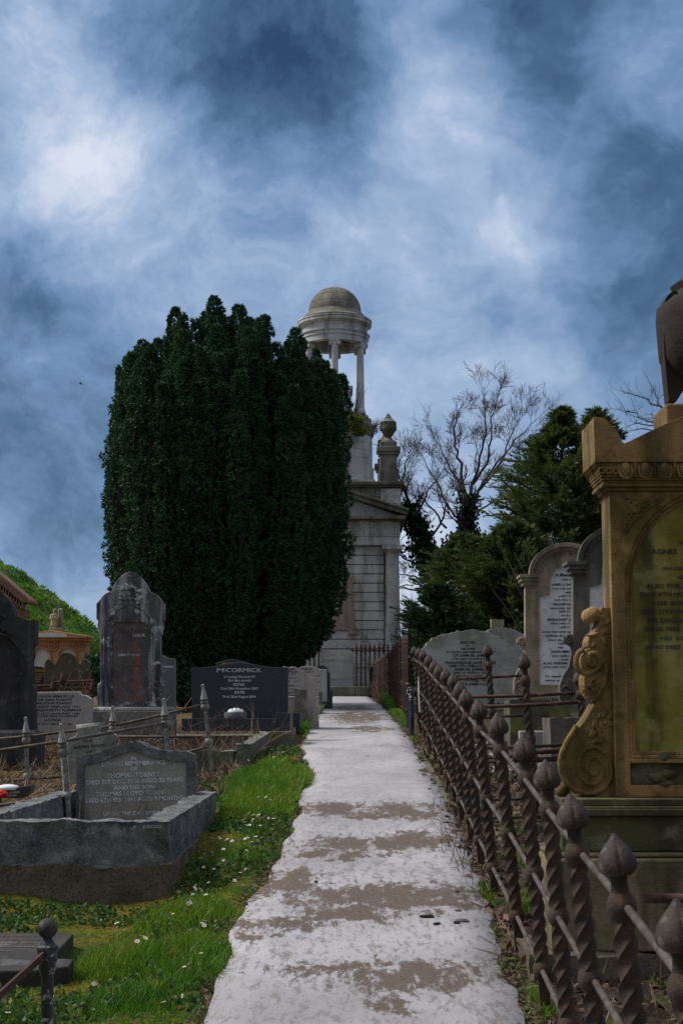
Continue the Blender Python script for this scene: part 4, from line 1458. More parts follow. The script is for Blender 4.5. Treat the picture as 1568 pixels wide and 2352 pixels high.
# ---- headstones on the left
def headstone(name, label, f, out, panel, mo, mp, thick=.12, recess=.03, bevel=.006, group=None, base=None, mb_=None):
    root = empty(name, f.o, label, 'headstone', group)
    low = min(z for _, z in out)
    b = MB()
    if panel:
        b.prism([out, panel], 0, recess + .012)
        b.prism([out], recess + .013, thick)
    else:
        b.prism([out], 0, thick)
    b.build('slab', M[mo], root, bevel=bevel)
    pn = None
    if panel:
        pn = MB().prism([panel], recess, recess + .0125).build('panel', M[mp], root)
    if base:
        x0, x1, z0, z1, y0, y1 = base
        bb = MB().box(x0, x1, y0, y1, min(z0, -.15), z1 - .035)
        bb.box(x0, x1, y0, y1, z1 - .034, z1, .03)
        bb.build('base', M[mb_ or mo], root, bevel=.012)
    return root, pn


f = Fr(299.5, 15.6)
right = [(832, 163), (858, 170), (885, 186), (912, 212), (935, 246), (948, 275), (953, 290), (975, 294), (1000, 308), (1020, 332), (1035, 354), (1048, 366), (1048, 465), (1036, 476), (1041, 500), (1040, 525),
         (1030, 545), (1033, 562), (1024, 575), (1025, 800), (1020, 868), (1042, 886), (1040, 1024)]
out = f.pts(1, mirror(right, 832))
pr_ = [(832, 486), (930, 486), (934, 500), (945, 502), (945, 992)]
pan = f.pts(1, mirror(pr_, 832))
x0, z1 = f(*K(1, 530, 1026)); x1, z0 = f(*K(1, 1108, 1200))
root, pn = headstone('headstone', 'tall dark Gothic headstone with pointed arch, pale lichen streaks and reddish worn panel', f, out, pan, 'slate_stone', 'slate_panel', .14, .014, base=(x0, x1, z0, z1, -.14, .30), mb_='plinth_grey')
text_mesh('inscription', lines_at(f, 1, [("LESLIE,", 890, 576, 18, 82), ("AGED 77 YEARS", 821, 700, 14, 138)]), .011, M['ink_grey'], pn)
text_mesh('faded_inscription', lines_at(f, 1, [("IN LOVING MEMORY", 822, 545, 15, 190), ("WHO DIED", 822, 740, 11, 90), ("ALSO HIS WIFE", 822, 770, 12, 150), ("DIED", 870, 808, 12, 60)]), .011, M['ink_faint'], pn)
b = MB()
fx = lambda x, y: (f(*K(1, x, y))[0], -.002, f(*K(1, x, y))[1])
for i in range(46):
    a = random.uniform(0, 6.28); r_ = random.uniform(.1, 1)
    px, pz_ = 828 + 62 * r_ * math.cos(a), 300 + 46 * r_ * math.sin(a)
    p = fx(px, pz_)
    b.ball((p[0], .004, p[2]), random.uniform(.010, .022), 7)
b.tube([fx(800, 238), fx(830, 262), fx(850, 300), fx(842, 345)], .011, 6)
b.tube([fx(760, 330), fx(800, 345), fx(832, 325), fx(880, 345), fx(905, 330)], .010, 6)
b.tube([fx(700, 470), fx(745, 405), fx(832, 368), fx(915, 405), fx(962, 470)], .008, 6)
b.build('carved_crest', M['slate_stone'], root, smooth=True)
b = MB()
for s in (1, -1):
    for x in (968, 1000):
        b.tube([fx(832 + s * (x - 832), 560), fx(832 + s * (x - 832), 1000)], .008, 6)
b.build('moulding', M['slate_stone'], root, smooth=True)

f = Fr(-9, 14.2)
right = [(-25, 292), (10, 300), (45, 325), (72, 365), (90, 410), (98, 450), (120, 452), (150, 460), (180, 474), (228, 470), (228, 620), (214, 628), (206, 660), (212, 690), (200, 735), (203, 880), (222, 905), (216, 1000), (222, 1172)]
out = f.pts(1, mirror(right, -25))
pan = f.pts(1, mirror([(-25, 520), (20, 530), (70, 570), (105, 630), (125, 700), (128, 1120)], -25))
x0, z1 = f(*K(1, -320, 1174)); x1, z0 = f(*K(1, 250, 1290))
root, pn = headstone('headstone', 'blackened arched headstone with scalloped sides cut off by the left photo edge', f, out, pan, 'slate_black', 'slate_black', .15, .025, base=(x0, x1, z0, z1, -.15, .3), mb_='slate_black')
b = MB()
b.tube([fx2 for fx2 in [(f(*K(1, x, y))[0], -.004, f(*K(1, x, y))[1]) for x, y in ((-180, 640), (-130, 590), (-25, 552), (60, 575), (100, 620), (150, 700))]], .010, 6)
for i in range(14):
    p = f(*K(1, random.gauss(5, 25), random.gauss(470, 35)))
    b.ball((p[0], .002, p[1]), random.uniform(.012, .022), 7)
b.build('carved_crest', M['slate_black'], root, smooth=True)

f = Fr(124, 14.9)
out = f.pts(1, [(110, 1230), (110, 970), (145, 952), (175, 948), (185, 931), (505, 928), (514, 947), (545, 952), (565, 962), (582, 974), (582, 1230)])
root, _ = headstone('headstone', 'low pale speckled granite headstone with stepped shoulder and dark blue lettering', f, out, None, 'pale', None, .13)
text_mesh('inscription', lines_at(f, 1, [("IN LOVING MEMORY OF", 345, 964, 14, 262), ("OUR DEAR PARENTS", 345, 986, 13, 232), ("MALCOLM FLEMING", 345, 1008, 14, 228), ("DIED 22ND FEBRUARY 1941", 345, 1030, 12, 330), ("OR ELIZABETH FLEMING", 350, 1052, 14, 342),
          ("DIED 13TH JANUARY 1981", 350, 1074, 12, 318), ("ALSO THEIR DEAR DAUGHTERS", 345, 1090, 11, 306), ("LUCINDA", 338, 1116, 15, 106), ("DIED 27TH FEBRUARY 1984", 340, 1140, 10, 250)]), -.002, M['ink_navy'], root, .01)

f = Fr(352, 18.2)
out = f.pts(1, [(840, 1100), (840, 720), (880, 716), (930, 690), (975, 680), (1020, 690), (1070, 712), (1116, 718), (1116, 1100)])
root, _ = headstone('headstone', 'grey granite headstone with curved top half hidden behind the tall Gothic headstone', f, out, None, 'grey_pol', None, .16)
text_mesh('inscription', lines_at(f, 1, [("DEAR HUSBAND", 1030, 775, 13, 160), ("DIED", 1020, 805, 9, 60), ("DAD", 1025, 868, 10, 50)]), -.002, M['ink_grey'], root)

f = Fr(154, 22)
right = [(427, 678), (455, 684), (475, 702), (482, 725), (500, 752), (515, 750), (530, 725), (550, 720), (570, 745), (572, 960)]
root, _ = headstone('headstone', 'olive mossy headstone with three rounded lobes in front of the orange tomb', f, f.pts(1, mirror(right, 427)), None, 'olive', None, .16)
f = Fr(86, 23)
right = [(240, 766), (265, 769), (286, 778), (304, 795), (306, 960)]
root, _ = headstone('headstone', 'black headstone with gold lettering beside the olive mossy headstone', f, f.pts(1, mirror(right, 240)), None, 'black', None, .1)
text_mesh('inscription', lines_at(f, 1, [("O'CONNOR", 240, 802, 17, 118), ("IN LOVING MEMORY", 240, 818, 6, 84), ("OF A DEAR", 240, 830, 6, 70), ("HUSBAND", 240, 842, 8, 56), ("DIED", 240, 854, 6, 52), ("ALSO", 240, 868, 6, 30)]), -.003, M['ink_gold'], root)

# orange rendered tomb with white arches and its statue
f = Fr(K(1, 347, 0)[0], 28)
root = empty('arched_tomb', f.o, 'orange rendered tomb with two white arched panels before the green mound', 'tomb')
cxk = 347
arch = lambda c_: [(c_ - 60, 780)] + [(c_ + 60 * math.cos(math.radians(180 - 10 * i)), 705 - 62 * math.sin(math.radians(10 * i))) for i in range(19)] + [(c_ + 60, 780)]
wl = f.pts(1, [(145, 900), (145, 604), (549, 604), (549, 900)])
MB().prism([wl, f.pts(1, arch(265)), f.pts(1, arch(430))], 0, .12).prism([wl], .121, .45).build('wall', M['orange'], root, bevel=.01)
for c_ in (265, 430):
    MB().prism([f.pts(1, arch(c_))], .05, .119).build('arch_panel', M['white'], root)
    b = MB()
    b.tube([(f(*K(1, x, y))[0], -.01, f(*K(1, x, y))[1]) for x, y in arch(c_)], .028, 6)
    b.build('arch_moulding', M['orange'], root, smooth=True)
MB().prism([f.pts(1, [(125, 604), (125, 590), (569, 590), (569, 604)])], -.12, .5).prism([f.pts(1, [(122, 589), (122, 573), (340, 541), (572, 573), (572, 589)])], -.2, .55).build('pediment', M['orange'], root, bevel=.01)
MB().prism([f.pts(1, [(235, 584), (262, 565), (340, 556), (440, 566), (442, 584)])], -.215, -.19).build('pediment_tablet', M['white'], root)
for c_ in (190, 343, 503):
    b = MB()
    p = f(*K(1, c_, 637))
    b.tube([(p[0] + .085 * math.cos(t), -.01, p[1] + .085 * math.sin(t)) for t in np.linspace(0, 6.283, 17)], .018, 6)
    for t in range(5):
        b.ball((p[0] + .04 * math.cos(t * 1.257), -.01, p[1] + .04 * math.sin(t * 1.257)), .026, 8)
    b.build('rosette', M['orange'], root, smooth=True)
fs = Fr(K(1, 350, 0)[0], 28.4, 0)
zb, zt = fs(*K(1, 350, 541))[1], fs(*K(1, 350, 396))[1]
st = empty('statue', (fs.o[0], 28.4, zb), 'worn robed stone statue against a broken pillar on top of the orange tomb', 'statue')
h = zt - zb
MB().box(-.12, .14, -.10, .14, -.02, .06).build('pedestal', M['lime'], st, bevel=.01)
b = MB().lathe([(.080, .07), (.072, h * .3), (.062, h * .5), (.074, h * .66), (.066, h * .74), (.028, h * .79), (.036, h * .84), (.038, h * .90), (.028, h * .95), (.006, h * .98)], 24, (-.04, 0, 0), rmod=lambda a, z: 1 + .09 * math.sin(a * 6 + z * 5))
b.tube([(-.105, -.02, h * .70), (-.115, -.05, h * .54), (-.04, -.08, h * .57)], [.022, .020, .016], 8)
b.tube([(.025, -.02, h * .70), (.03, -.05, h * .55), (-.03, -.085, h * .59)], [.022, .020, .016], 8)
b.build('robed_figure', M['lime'], st, smooth=True)
MB().box(.0, .10, .05, .13, .055, h * 1.0, .004).build('pillar', M['lime'], st, bevel=.02)

# brown gabled monument at the left edge
f = Fr(-25, 21)
root = empty('gabled_monument', f.o, 'brown sandstone gabled monument with dentilled eaves at the left photo edge', 'monument')
cx_ = -70
for s in (1, -1):
    g = lambda l: f.pts(1, [(cx_ + s * (x - cx_), y) for x, y in l])
    MB().prism([g([(205, 345), (207, 368), (150, 360), (cx_, 172), (cx_, 112)])], -.12, .42).build('roof_slope', M['brownstone'], root, bevel=.02)
    b = MB()
    for i in range(13):
        t = i / 13
        x, y = 150 + (cx_ - 150) * t, 362 - (362 - 178) * t
        p = f(*K(1, cx_ + s * (x - cx_), y + 12))
        b.box(p[0] - .03, p[0] + .03, -.09, .0, p[1] - .05, p[1] + .04)
    b.build('dentils', M['brownstone'], root)
wl = f.pts(1, mirror([(cx_, 176), (150, 362), (118, 372), (118, 395), (163, 400), (163, 900)], cx_))
MB().prism([wl], 0, .32).build('wall', M['brownstone'], root, bevel=.015)

# small scroll topped stone, fallen tablet and flowers
f = Fr(K(2, 590, 0)[0], 11.6)
out = f.pts(2, [(445, 470), (430, 300), (428, 215), (432, 188), (455, 176), (482, 168), (492, 150), (486, 120), (500, 112), (620, 95), (634, 100), (640, 118), (628, 130), (640, 150), (668, 158), (690, 148), (684, 132), (700, 128), (712, 145), (742, 160), (755, 182), (744, 198), (718, 208), (708, 230), (712, 300), (712, 470)])
root, _ = headstone('headstone', 'small weathered scroll topped stone standing behind the foreground granite headstone', f, out, None, 'grey_lichen', None, .09)
b = MB()
for cx_, cy_, w_ in ((560, 108, 150),):
    p0, p1 = f(*K(2, 485, 116)), f(*K(2, 636, 100))
    b.tube([(p0[0], .04, p0[1]), (p1[0], .04, p1[1])], .026, 10)
b.build('scroll_roll', M['grey_lichen'], root, smooth=True)
text_mesh('inscription', lines_at(f, 2, [("THE", 562, 208, 20, 62, 'C', .08), ("BURYING GROUND", 578, 240, 19, 200, 'C', .08), ("OF", 570, 275, 18, 40, 'C', .08)]), -.002, M['ink_black'], root)

f = Fr(K(2, 110, 0)[0], 11.3)
root = empty('memorial_tablet', f.o, 'small black memorial tablet with a white oval pot on it at the left edge', 'memorial')
p = f.pts(2, [(15, 560), (8, 520), (60, 500), (205, 480), (200, 530), (150, 562)])
MB().prism([p], -.05, .12).build('tablet', M['black'], root, bevel=.005)
q0 = f(*K(2, 55, 500))
b = MB().lathe([(.075, 0), (.085, .012), (.07, .03), (.03, .038), (.001, .04)], 20, (q0[0], -.01, q0[1] - .01))
b.build('pot', M['white'], root, smooth=True)
text_mesh('inscription', lines_at(f, 2, [("IN LOVING", 90, 530, 12, 90, 'C', .08), ("MEMORY", 85, 548, 10, 70, 'C', .08)]), -.052, M['ink_white'], root)
b = MB()
p = P(*K(2, 6, 555), 11.0)
for i in range(16):
    a, e = i * 2.4, .2 + .09 * i
    d = Vector((math.cos(a) * math.cos(e), math.sin(a) * math.cos(e), math.sin(e)))
    b.ball(tuple(Vector(p) + d * .035), .024, 8, .7)
fl = b.build('red_flower', M['red'], smooth=True)
tag(fl, 'bright red flower head in the plot at the far left', 'flower')
b = MB()
b.tube([(p[0], p[1], p[2]), (p[0] + .01, p[1] + .01, G(p[0], p[1]) - .02)], .006, 6)
b.build('stem', M['clover'], fl)

# rusty rail fence before the orange tomb
f = Fr(K(1, 400, 0)[0], 18.6)
root = empty('rail_fence', f.o, 'rusty low rail fence with an arrowhead post before the olive mossy headstone', 'fence')
for x, y0, y1 in ((400, 795, 930), (340, 840, 930), (590, 850, 930)):
    p0, p1 = f(*K(1, x, y1)), f(*K(1, x, y0))
    hh = p1[1]
    MB().lathe([(.018, -.1), (.018, hh - .22), (.026, hh - .20), (.012, hh - .18), (.036, hh - .12), (.03, hh - .08), (.002, hh)], 8, (p1[0], 0, 0)).build('post', M['rust_red'], root)
for a_, b_ in (((180, 893), (640, 880)), ((180, 920), (640, 905)), ((330, 868), (600, 856))):
    p0, p1 = f(*K(1, *a_)), f(*K(1, *b_))
    MB().tube([(p0[0], .02, p0[1]), (p1[0], .02, p1[1])], .016, 6).build('rail', M['rust_red'], root)

# dark hedge between the olive headstone and the Gothic one
hd, hdd = [], []
for i in range(5000):
    x, y, Y = random.uniform(545, 1240), random.uniform(708, 960), 25 + random.uniform(-.4, .6)
    p = P(*K(1, x, y + 6 * math.sin(x * .07)), Y)
    hd.append(p); hdd.append((random.gauss(0, .5), -.5, random.gauss(.3, .5)))
V, F = leaves(np.array(hd), np.array(hdd), 2, .11, .05, .6)
tag(mesh_np('hedge', V, F, M['yew']), 'dark low hedge behind the tall Gothic headstone, below the mound', 'hedge')

# ---- the black double headstone with its low kerb, and the row of stones behind it
f = Fr(550, 16.2)
out = [(90, 600), (90, 253), (160, 252), (230, 245), (300, 230), (350, 222), (400, 220), (450, 224), (510, 236), (570, 247), (640, 251), (705, 250), (705, 600)]
root, _ = headstone('headstone', 'wide polished black headstone with flat wavy top and clear white lettering', f, f.pts(4, out), None, 'black', None, .10, bevel=.004)
text_mesh('inscription', lines_at(f, 4, [("M", 273, 282, 27, 42), ("C", 301, 274, 15, 16), ("CORMICK", 424, 281, 27, 228), ("In Loving Memory Of", 396, 318, 17, 198), ("Our dear parents", 395, 341, 16, 146), ("EDNA", 394, 369, 19, 70), ("Died 28th November 2005", 395, 392, 15, 236),
          ("JOHN", 395, 418, 19, 66), ("Died 22nd August 2006", 395, 444, 15, 212)]), -.002, M['ink_white'], root)
fk = Fr(550, 15.7)
root = empty('kerb_set', fk.o, 'polished black kerb with corner blocks on a granite footing before the wide black headstone', 'grave kerb')
x0, z0 = fk(*K(4, 25, 656)); x1, z1 = fk(*K(4, 641, 577))
MB().box(x0, x1, .02, .14, z0, z1).build('kerb', M['black'], root, bevel=.004)
x0, z0 = fk(*K(4, 642, 657)); x1, z1 = fk(*K(4, 720, 541))
MB().box(x0, x1, -.02, .26, z0 + .001, z1).build('corner_block', M['black'], root, bevel=.004)
MB().box(x1 - .02, x1 + .06, 1.45, 1.75, z0 + .001, z1).build('corner_block', M['black'], root, bevel=.004)
MB().box(x1 - .06, x1 + .015, .27, 1.44, z0 + .001, z0 + .03).build('kerb', M['black'], root, bevel=.004)
xa = fk(*K(4, 590, 0))[0]
MB().box(xa, x1 + .02, -.05, 1.9, z0 - .4, z0).box(-1.2, xa - .002, .10, 1.9, z0 - .4, z0 - .05).build('footing', M['kerb'], root, bevel=.01)
p = fk(*K(4, 365, 576))
pot = empty('flower_pot', (fk.o[0] + p[0], 15.85, fk.o[2] + z1 - .09 + .058 - .02), 'small grave vase with a white pierced lid on the black kerb', 'vase')
MB().lathe([(.02, -.02), (.115, .0), (.12, .03), (.11, .06), (.001, .062)], 28).build('bowl', M['grey_pol'], pot, smooth=.5)
b = MB().lathe([(.085, .06), (.08, .078), (.06, .092), (.03, .10), (.001, .102)], 28)
b.build('lid', M['white'], pot, smooth=.5)
b = MB()
for i in range(9):
    a = i * .698
    b.ball((.062 * math.cos(a), .062 * math.sin(a), .0905), .009, 8)
b.build('lid_holes', M['ink_black'], pot)

f = Fr(542, 18.6)
root, _ = headstone('headstone', 'pointed black headstone with gold lettering peeping over the wide black headstone', f, f.pts(4, [(245, 600), (245, 222), (340, 198), (350, 197), (450, 220), (450, 600)]), None, 'black', None, .1)
text_mesh('inscription', lines_at(f, 4, [("M", 297, 236, 17, 22), ("C", 315, 231, 9, 9), ("CORMICK", 372, 236, 17, 96)]), -.002, M['ink_gold'], root)

f = Fr(K(4, 735, 0)[0], 18.3)
out = f.pts(4, [(585, 560), (585, 330), (610, 290), (640, 262), (680, 250), (735, 245), (780, 262), (810, 285), (850, 305), (880, 312), (894, 320), (896, 432), (896, 560)])
root, _ = headstone('headstone', 'rough edged pinkish granite headstone with blue letters beside the wide black headstone', f, jitter(out, .006, 3), f.pts(4, [(610, 445), (610, 330), (650, 275), (735, 262), (770, 280), (778, 330), (778, 445)]), 'pink', 'pale', .2, .012)
text_mesh('inscription', lines_at(f, 4, [("MARTIN", 690, 300, 28, 130), ("IN LOVING", 695, 322, 10, 130), ("MEMORY OF", 700, 345, 10, 130), ("A. DEARLY", 700, 374, 13, 150), ("BELOVED", 698, 396, 11, 130), ("MARY", 735, 418, 14, 64), ("APRIL", 728, 436, 11, 50)]), .008, M['ink_navy'], root)
x0, z1 = f(*K(4, 560, 432)); x1, z0 = f(*K(4, 902, 552))
rough(gridbox(MB(), x0, x1, -.12, .34, -.2, z1, .05), 'base', M['pink'], root, .02, 6)
x0, z1 = f(*K(4, 750, 392)); x1, z0 = f(*K(4, 828, 560))
rough(gridbox(MB(), x0, x1, -.24, -.13, -.2, z1, .04), 'corner_stone', M['kerb'], root, .02, 6)

f = Fr(K(4, 850, 0)[0], 22.8)
out = f.pts(4, [(745, 470), (745, 262), (790, 248), (828, 240), (870, 246), (910, 262), (952, 264), (952, 470)])
root, _ = headstone('headstone', 'pale granite headstone with wavy top and black lettering next to the path', f, out, None, 'pale', None, .14)
text_mesh('inscription', lines_at(f, 4, [("JORDAN", 813, 268, 17, 98), ("IN LOVING MEMORY OF", 815, 284, 8, 112), ("A DEAR HUSBAND", 860, 310, 8, 90), ("DIED", 890, 345, 6, 40)]), -.002, M['ink_black'], root)
x0, z1 = f(*K(4, 898, 408)); x1, z0 = f(*K(4, 925, 460))
MB().box(x0, x1, -.22, -.06, -.1, z1).build('vase_block', M['grey_pol'], root, bevel=.005)
f = Fr(K(4, 925, 0)[0], 24.6)
out = f.pts(4, [(865, 470), (865, 300)] + [(918 + 46 * math.cos(math.radians(180 - 15 * i)), 285 - 48 * math.sin(math.radians(15 * i))) for i in range(13)] + [(972, 285), (974, 470)])
root, _ = headstone('headstone', 'round topped black headstone farthest along the left side of the path', f, out, None, 'black', None, .12)
x0, z1 = f(*K(4, 862, 400)); x1, z0 = f(*K(4, 988, 460))
MB().box(x0, x1, -.12, .2, -.1, z1).build('base', M['black'], root, bevel=.006)

# low stone kerb with a corner stone, holding dead brambles
f = Fr(K(4, 415, 0)[0], 13.9)
root = empty('stone_kerb', f.o, 'low mossy stone kerb with a pointed corner stone beside the grass verge', 'grave kerb')
x0, z0 = f(*K(4, 366, 862)); x1, z1 = f(*K(4, 468, 700))
b = MB()
rough(gridbox(b, x0, x1, 0, .2, -.2, z1 - .05, .03), 'corner_stone', M['kerb'], root, .02, 8)
rough(gridbox(MB(), x0 + .05, x1 - .06, .04, .16, z1 - .06, z1 + .01, .03), 'corner_cap', M['kerb'], root, .02, 8)
x2, z2 = f(*K(4, 60, 782))
rough(gridbox(MB(), x2, x0 - .005, .05, .16, -.2, z2, .04), 'kerb_length', M['kerb'], root, .018, 7)
e0 = P(*K(4, 588, 700), 16.0)
mb = gridbox(MB(), -.06, .06, .12, math.hypot(e0[0] - f.o[0] - x1, 2.1), -.35, 0, .06)
ko = rough(mb, 'kerb_length', M['kerb'], root, .02, 7, loc=(x1 - .06, .08, z2 + .06), rot=(.055, 0, -math.atan2(e0[0] - f.o[0] - x1 + .06, 2.1)))

# fallen slate slab and the ball topped post at the lower left
f = Fr(40, 6.75, 0)
sx0, sx1 = -1.75, -1.17
sb = empty('ledger_slab', (-1.45, 6.7, G(-1.4, 6.7)), 'flat broken dark slate slab with worn lettering lying in the moss', 'slab')
b = MB()
oc = [(-.5, -.42), (.22, -.36), (.34, -.30), (.34, -.18), (.24, -.16), (.26, .28), (-.5, .34)]
v = [(x, y, .05) for x, y in oc] + [(x, y, -.05) for x, y in oc]
n = len(oc)
b.add(v, [tuple(range(n)), tuple(reversed(range(n, 2 * n)))] + [(i, i + n, (i + 1) % n + n, (i + 1) % n) for i in range(n)])
b.build('stone', M['slab'], sb, bevel=.008, rot=(.085, 0, 0))
tm = text_mesh('inscription', [("IN LOVING MEMORY OF", -.1, .22 - .075 * 0, .016, .5, 'C'), ("WHO DIED 18TH MARCH", -.1, .15, .014, .5, 'C'), ("AND HIS WIFE WHO DIED", -.1, .08, .014, .52, 'C'), ("ALSO THEIR DAUGHTER", -.1, .01, .014, .48, 'C'), ("AGED YEARS", -.1, -.06, .014, .3, 'C')], 0, M['ink_faint'], sb)
tm.rotation_euler = (-math.pi / 2 + .085, 0, 0)
tm.location = (0, .0, .0535)
tm.scale = (1, 1, 1)

Yp = 4.25
bp = P(*K(3, 305, 435), Yp)
tip = .585
ball = empty('ball_top_post', (bp[0] + .012, Yp, bp[2] - tip), 'black iron post with a ball finial and flaking white paint at the lower left', 'post', rot=(0, -.02, 0))
MB().lathe([(.015, .02), (.0165, tip - .10)], 16, (0, 0, -.25 + .0)).lathe([(.016, tip - .36), (.017, tip - .125), (.020, tip - .12), (.020, tip - .115), (.025, tip - .105), (.027, tip - .08), (.026, tip - .065), (.030, tip - .055), (.029, tip - .048), (.020, tip - .042), (.019, tip - .038), (.013, tip - .030), (.011, tip - .018)], 20).build('shaft', M['iron_flaky'], ball, smooth=.6)
MB().ball((0, 0, tip), .0275, 24).build('ball', M['iron'], ball, smooth=True)
p1 = Vector(P(*K(3, 300, 610), Yp - .03)) - ball.location
p2 = Vector(P(*K(3, -60, 930), Yp - .25)) - ball.location
d = (p2 - p1)
b = MB()
nrm = Vector((0, 0, 1)).cross(d).normalized() * .004
up = Vector((0, 0, .010))
b.add([tuple(p1 + s * nrm + t * up) for s in (-1, 1) for t in (-1, 1)] + [tuple(p2 + s * nrm + t * up) for s in (-1, 1) for t in (-1, 1)],
      [(0, 1, 3, 2), (4, 6, 7, 5), (0, 4, 5, 1), (2, 3, 7, 6), (0, 2, 6, 4), (1, 5, 7, 3)])
b.build('flat_bar', M['rust_red'], ball)


# ---------------------------------------------------------------- right side: twisted iron railing
def post_mesh():
    b = MB()
    sq = lambda a, z: 1 - .24 * abs(math.sin(2 * a)) ** .8
    tw = lambda z: 2 * math.pi * z / .215
    b.lathe([(.030, -.30), (.026, .10), (.030, .13)], 4, a0=.78)
    for z0, z1 in ((.165, .47), (.515, .81)):
        n = int((z1 - z0) / .0075)
        b.lathe([(.0285, z0 + (z1 - z0) * i / n) for i in range(n + 1)], 24, rmod=sq, twist=tw)
    for z in (.15, .492, .833):
        b.lathe([(.020, z - .034), (.030, z - .022), (.0355, z - .006), (.0355, z + .006), (.030, z + .022), (.020, z + .034)], 20)
    b.lathe([(.021, .85), (.0215, .87), (.019, .89), (.021, .905)], 16)
    return b


def finial_mesh():
    b = MB()
    lob = lambda a, z: 1 - .13 * (1 - abs(math.sin(2 * a))) ** 3 * min(1, max(0, (1.0 - z) / .03))
    b.lathe([(.018, .902), (.032, .905), (.043, .914), (.0475, .926), (.046, .938), (.040, .953), (.031, .967), (.020, .980), (.011, .990), (.006, .997), (.003, 1.0)], 40, rmod=lob)
    return b


POSTS = [(1790, 2285, 2.2), (1565, 2064, 2.88), (1421, 1914, 3.58), (1322, 1822.5, 4.30), (1247, 1744, 5.08), (1195, 1685, 5.80), (1144.6, 1634.6, 6.73), (1097, 1605, 7.9), (1070.4, 1581, 8.8),
         (1050.8, 1563, 9.6), (1032.6, 1545, 10.45), (1020, 1534, 11.14), (1006, 1525, 12.0), (993.4, 1515.6, 13.0), (981, 1503, 14.0), (969.6, 1492, 15.2), (960, 1487, 16.4), (950, 1483.4, 17.6)]
LEAN = .075
proto = proto_f = None


def put_post(parent, base, h, rotz=0.0, lean=LEAN, fin=True):
    global proto, proto_f
    if proto is None:
        proto = post_mesh().build('post', M['rust'], parent, smooth=.5)
        proto_f = finial_mesh().build('finial', M['iron'], proto, smooth=.5)
        c, cf = proto, proto_f
    else:
        c = proto.copy(); COL.objects.link(c); c.parent = parent
        cf = proto_f.copy(); COL.objects.link(cf); cf.parent = c
    c.location = base
    c.rotation_euler = (random.gauss(0, .012), -lean + random.gauss(0, .008), 0)
    c.scale = (1, 1, h)
    return c


rl = empty('iron_railing', (P(1195, 1640, 5.8)[0], 5.8, G(.78, 5.8)), 'long rusty railing of twisted posts with bud finials along the right of the path', 'railing')
o = Vector(rl.location)
tops = []
for tx, ty, Y in POSTS:
    t = Vector(P(tx, ty, Y))
    bz = G(t.x + LEAN, Y) - .01
    h = (t.z - bz) / math.cos(LEAN)
    put_post(rl, tuple(Vector((t.x + math.sin(LEAN) * h, Y, bz)) - o), h)
    tops.append((t, h, bz))
for zr in (.15, .492, .833):
    pts = []
    for t, h, bz in tops:
        pts.append(tuple(Vector((t.x + math.sin(LEAN) * h * (1 - zr), t.y, bz + h * math.cos(LEAN) * zr)) - o))
    MB().tube(pts, .0098, 8).build('rail', M['bar'], rl, smooth=True)


def cross_railing(label, i0, xend, posts, zrs=(.833, .492, .15), rise=0.0):
    """a divider from post i0 of the long railing to photo position xend; posts: tip positions"""
    t, h, bz = tops[i0]
    Y = t.y
    root = empty('divider_railing', (t.x + .1, Y, bz), label, 'railing', 'iron dividers between the plots')
    o_ = Vector(root.location)
    X1 = P(xend, 1640, Y)[0]
    for tx, ty in posts:
        p = Vector(P(tx, ty, Y))
        b0 = G(p.x, Y) - .02
        put_post(root, (p.x + LEAN * .9 - o_.x, 0, b0 - o_.z), p.z - b0, lean=LEAN * .9)
    for k, zr in enumerate(zrs):
        a = Vector((t.x + math.sin(LEAN) * h * (1 - zr) + .045, Y, bz + h * zr)) - o_
        e = Vector((X1, Y + .03, bz + h * zr + rise)) - o_
        MB().tube([tuple(a), tuple(a.lerp(e, .5) + Vector((0, 0, -.006))), tuple(e)], .0115, 8).build('rail', M['rust_red' if k == 0 else 'rust'], root, smooth=True)


cross_railing('farthest iron divider, with a bud post before the grey boulder headstone', 13, 1200, [K(12, 755, 345)], rise=.03)
cross_railing('iron divider with a twisted bud post in front of the white marble panelled headstone', 10, 1345, [K(12, 1060, 418), K(12, 1500, 560)], rise=.03)
cross_railing('plain rusty divider running behind the big finials to the scrolled bracket', 9, 1330, [], rise=.03)
cross_railing('low double barred divider meeting the sandstone monument at its bracket', 6, 1300, [], zrs=(.833, .80, .40, .15))
cross_railing('nearest divider, leaving the railing in front of the sandstone plinth', 2, 2000, [], zrs=(.85,))

# rusty hoop railing beyond, two lengths, and the posts round it
topl = [(635, 670), (700, 668), (760, 630), (800, 592), (840, 548), (870, 532), (900, 548), (940, 470), (1000, 412), (1060, 342), (1110, 304), (1140, 312)]


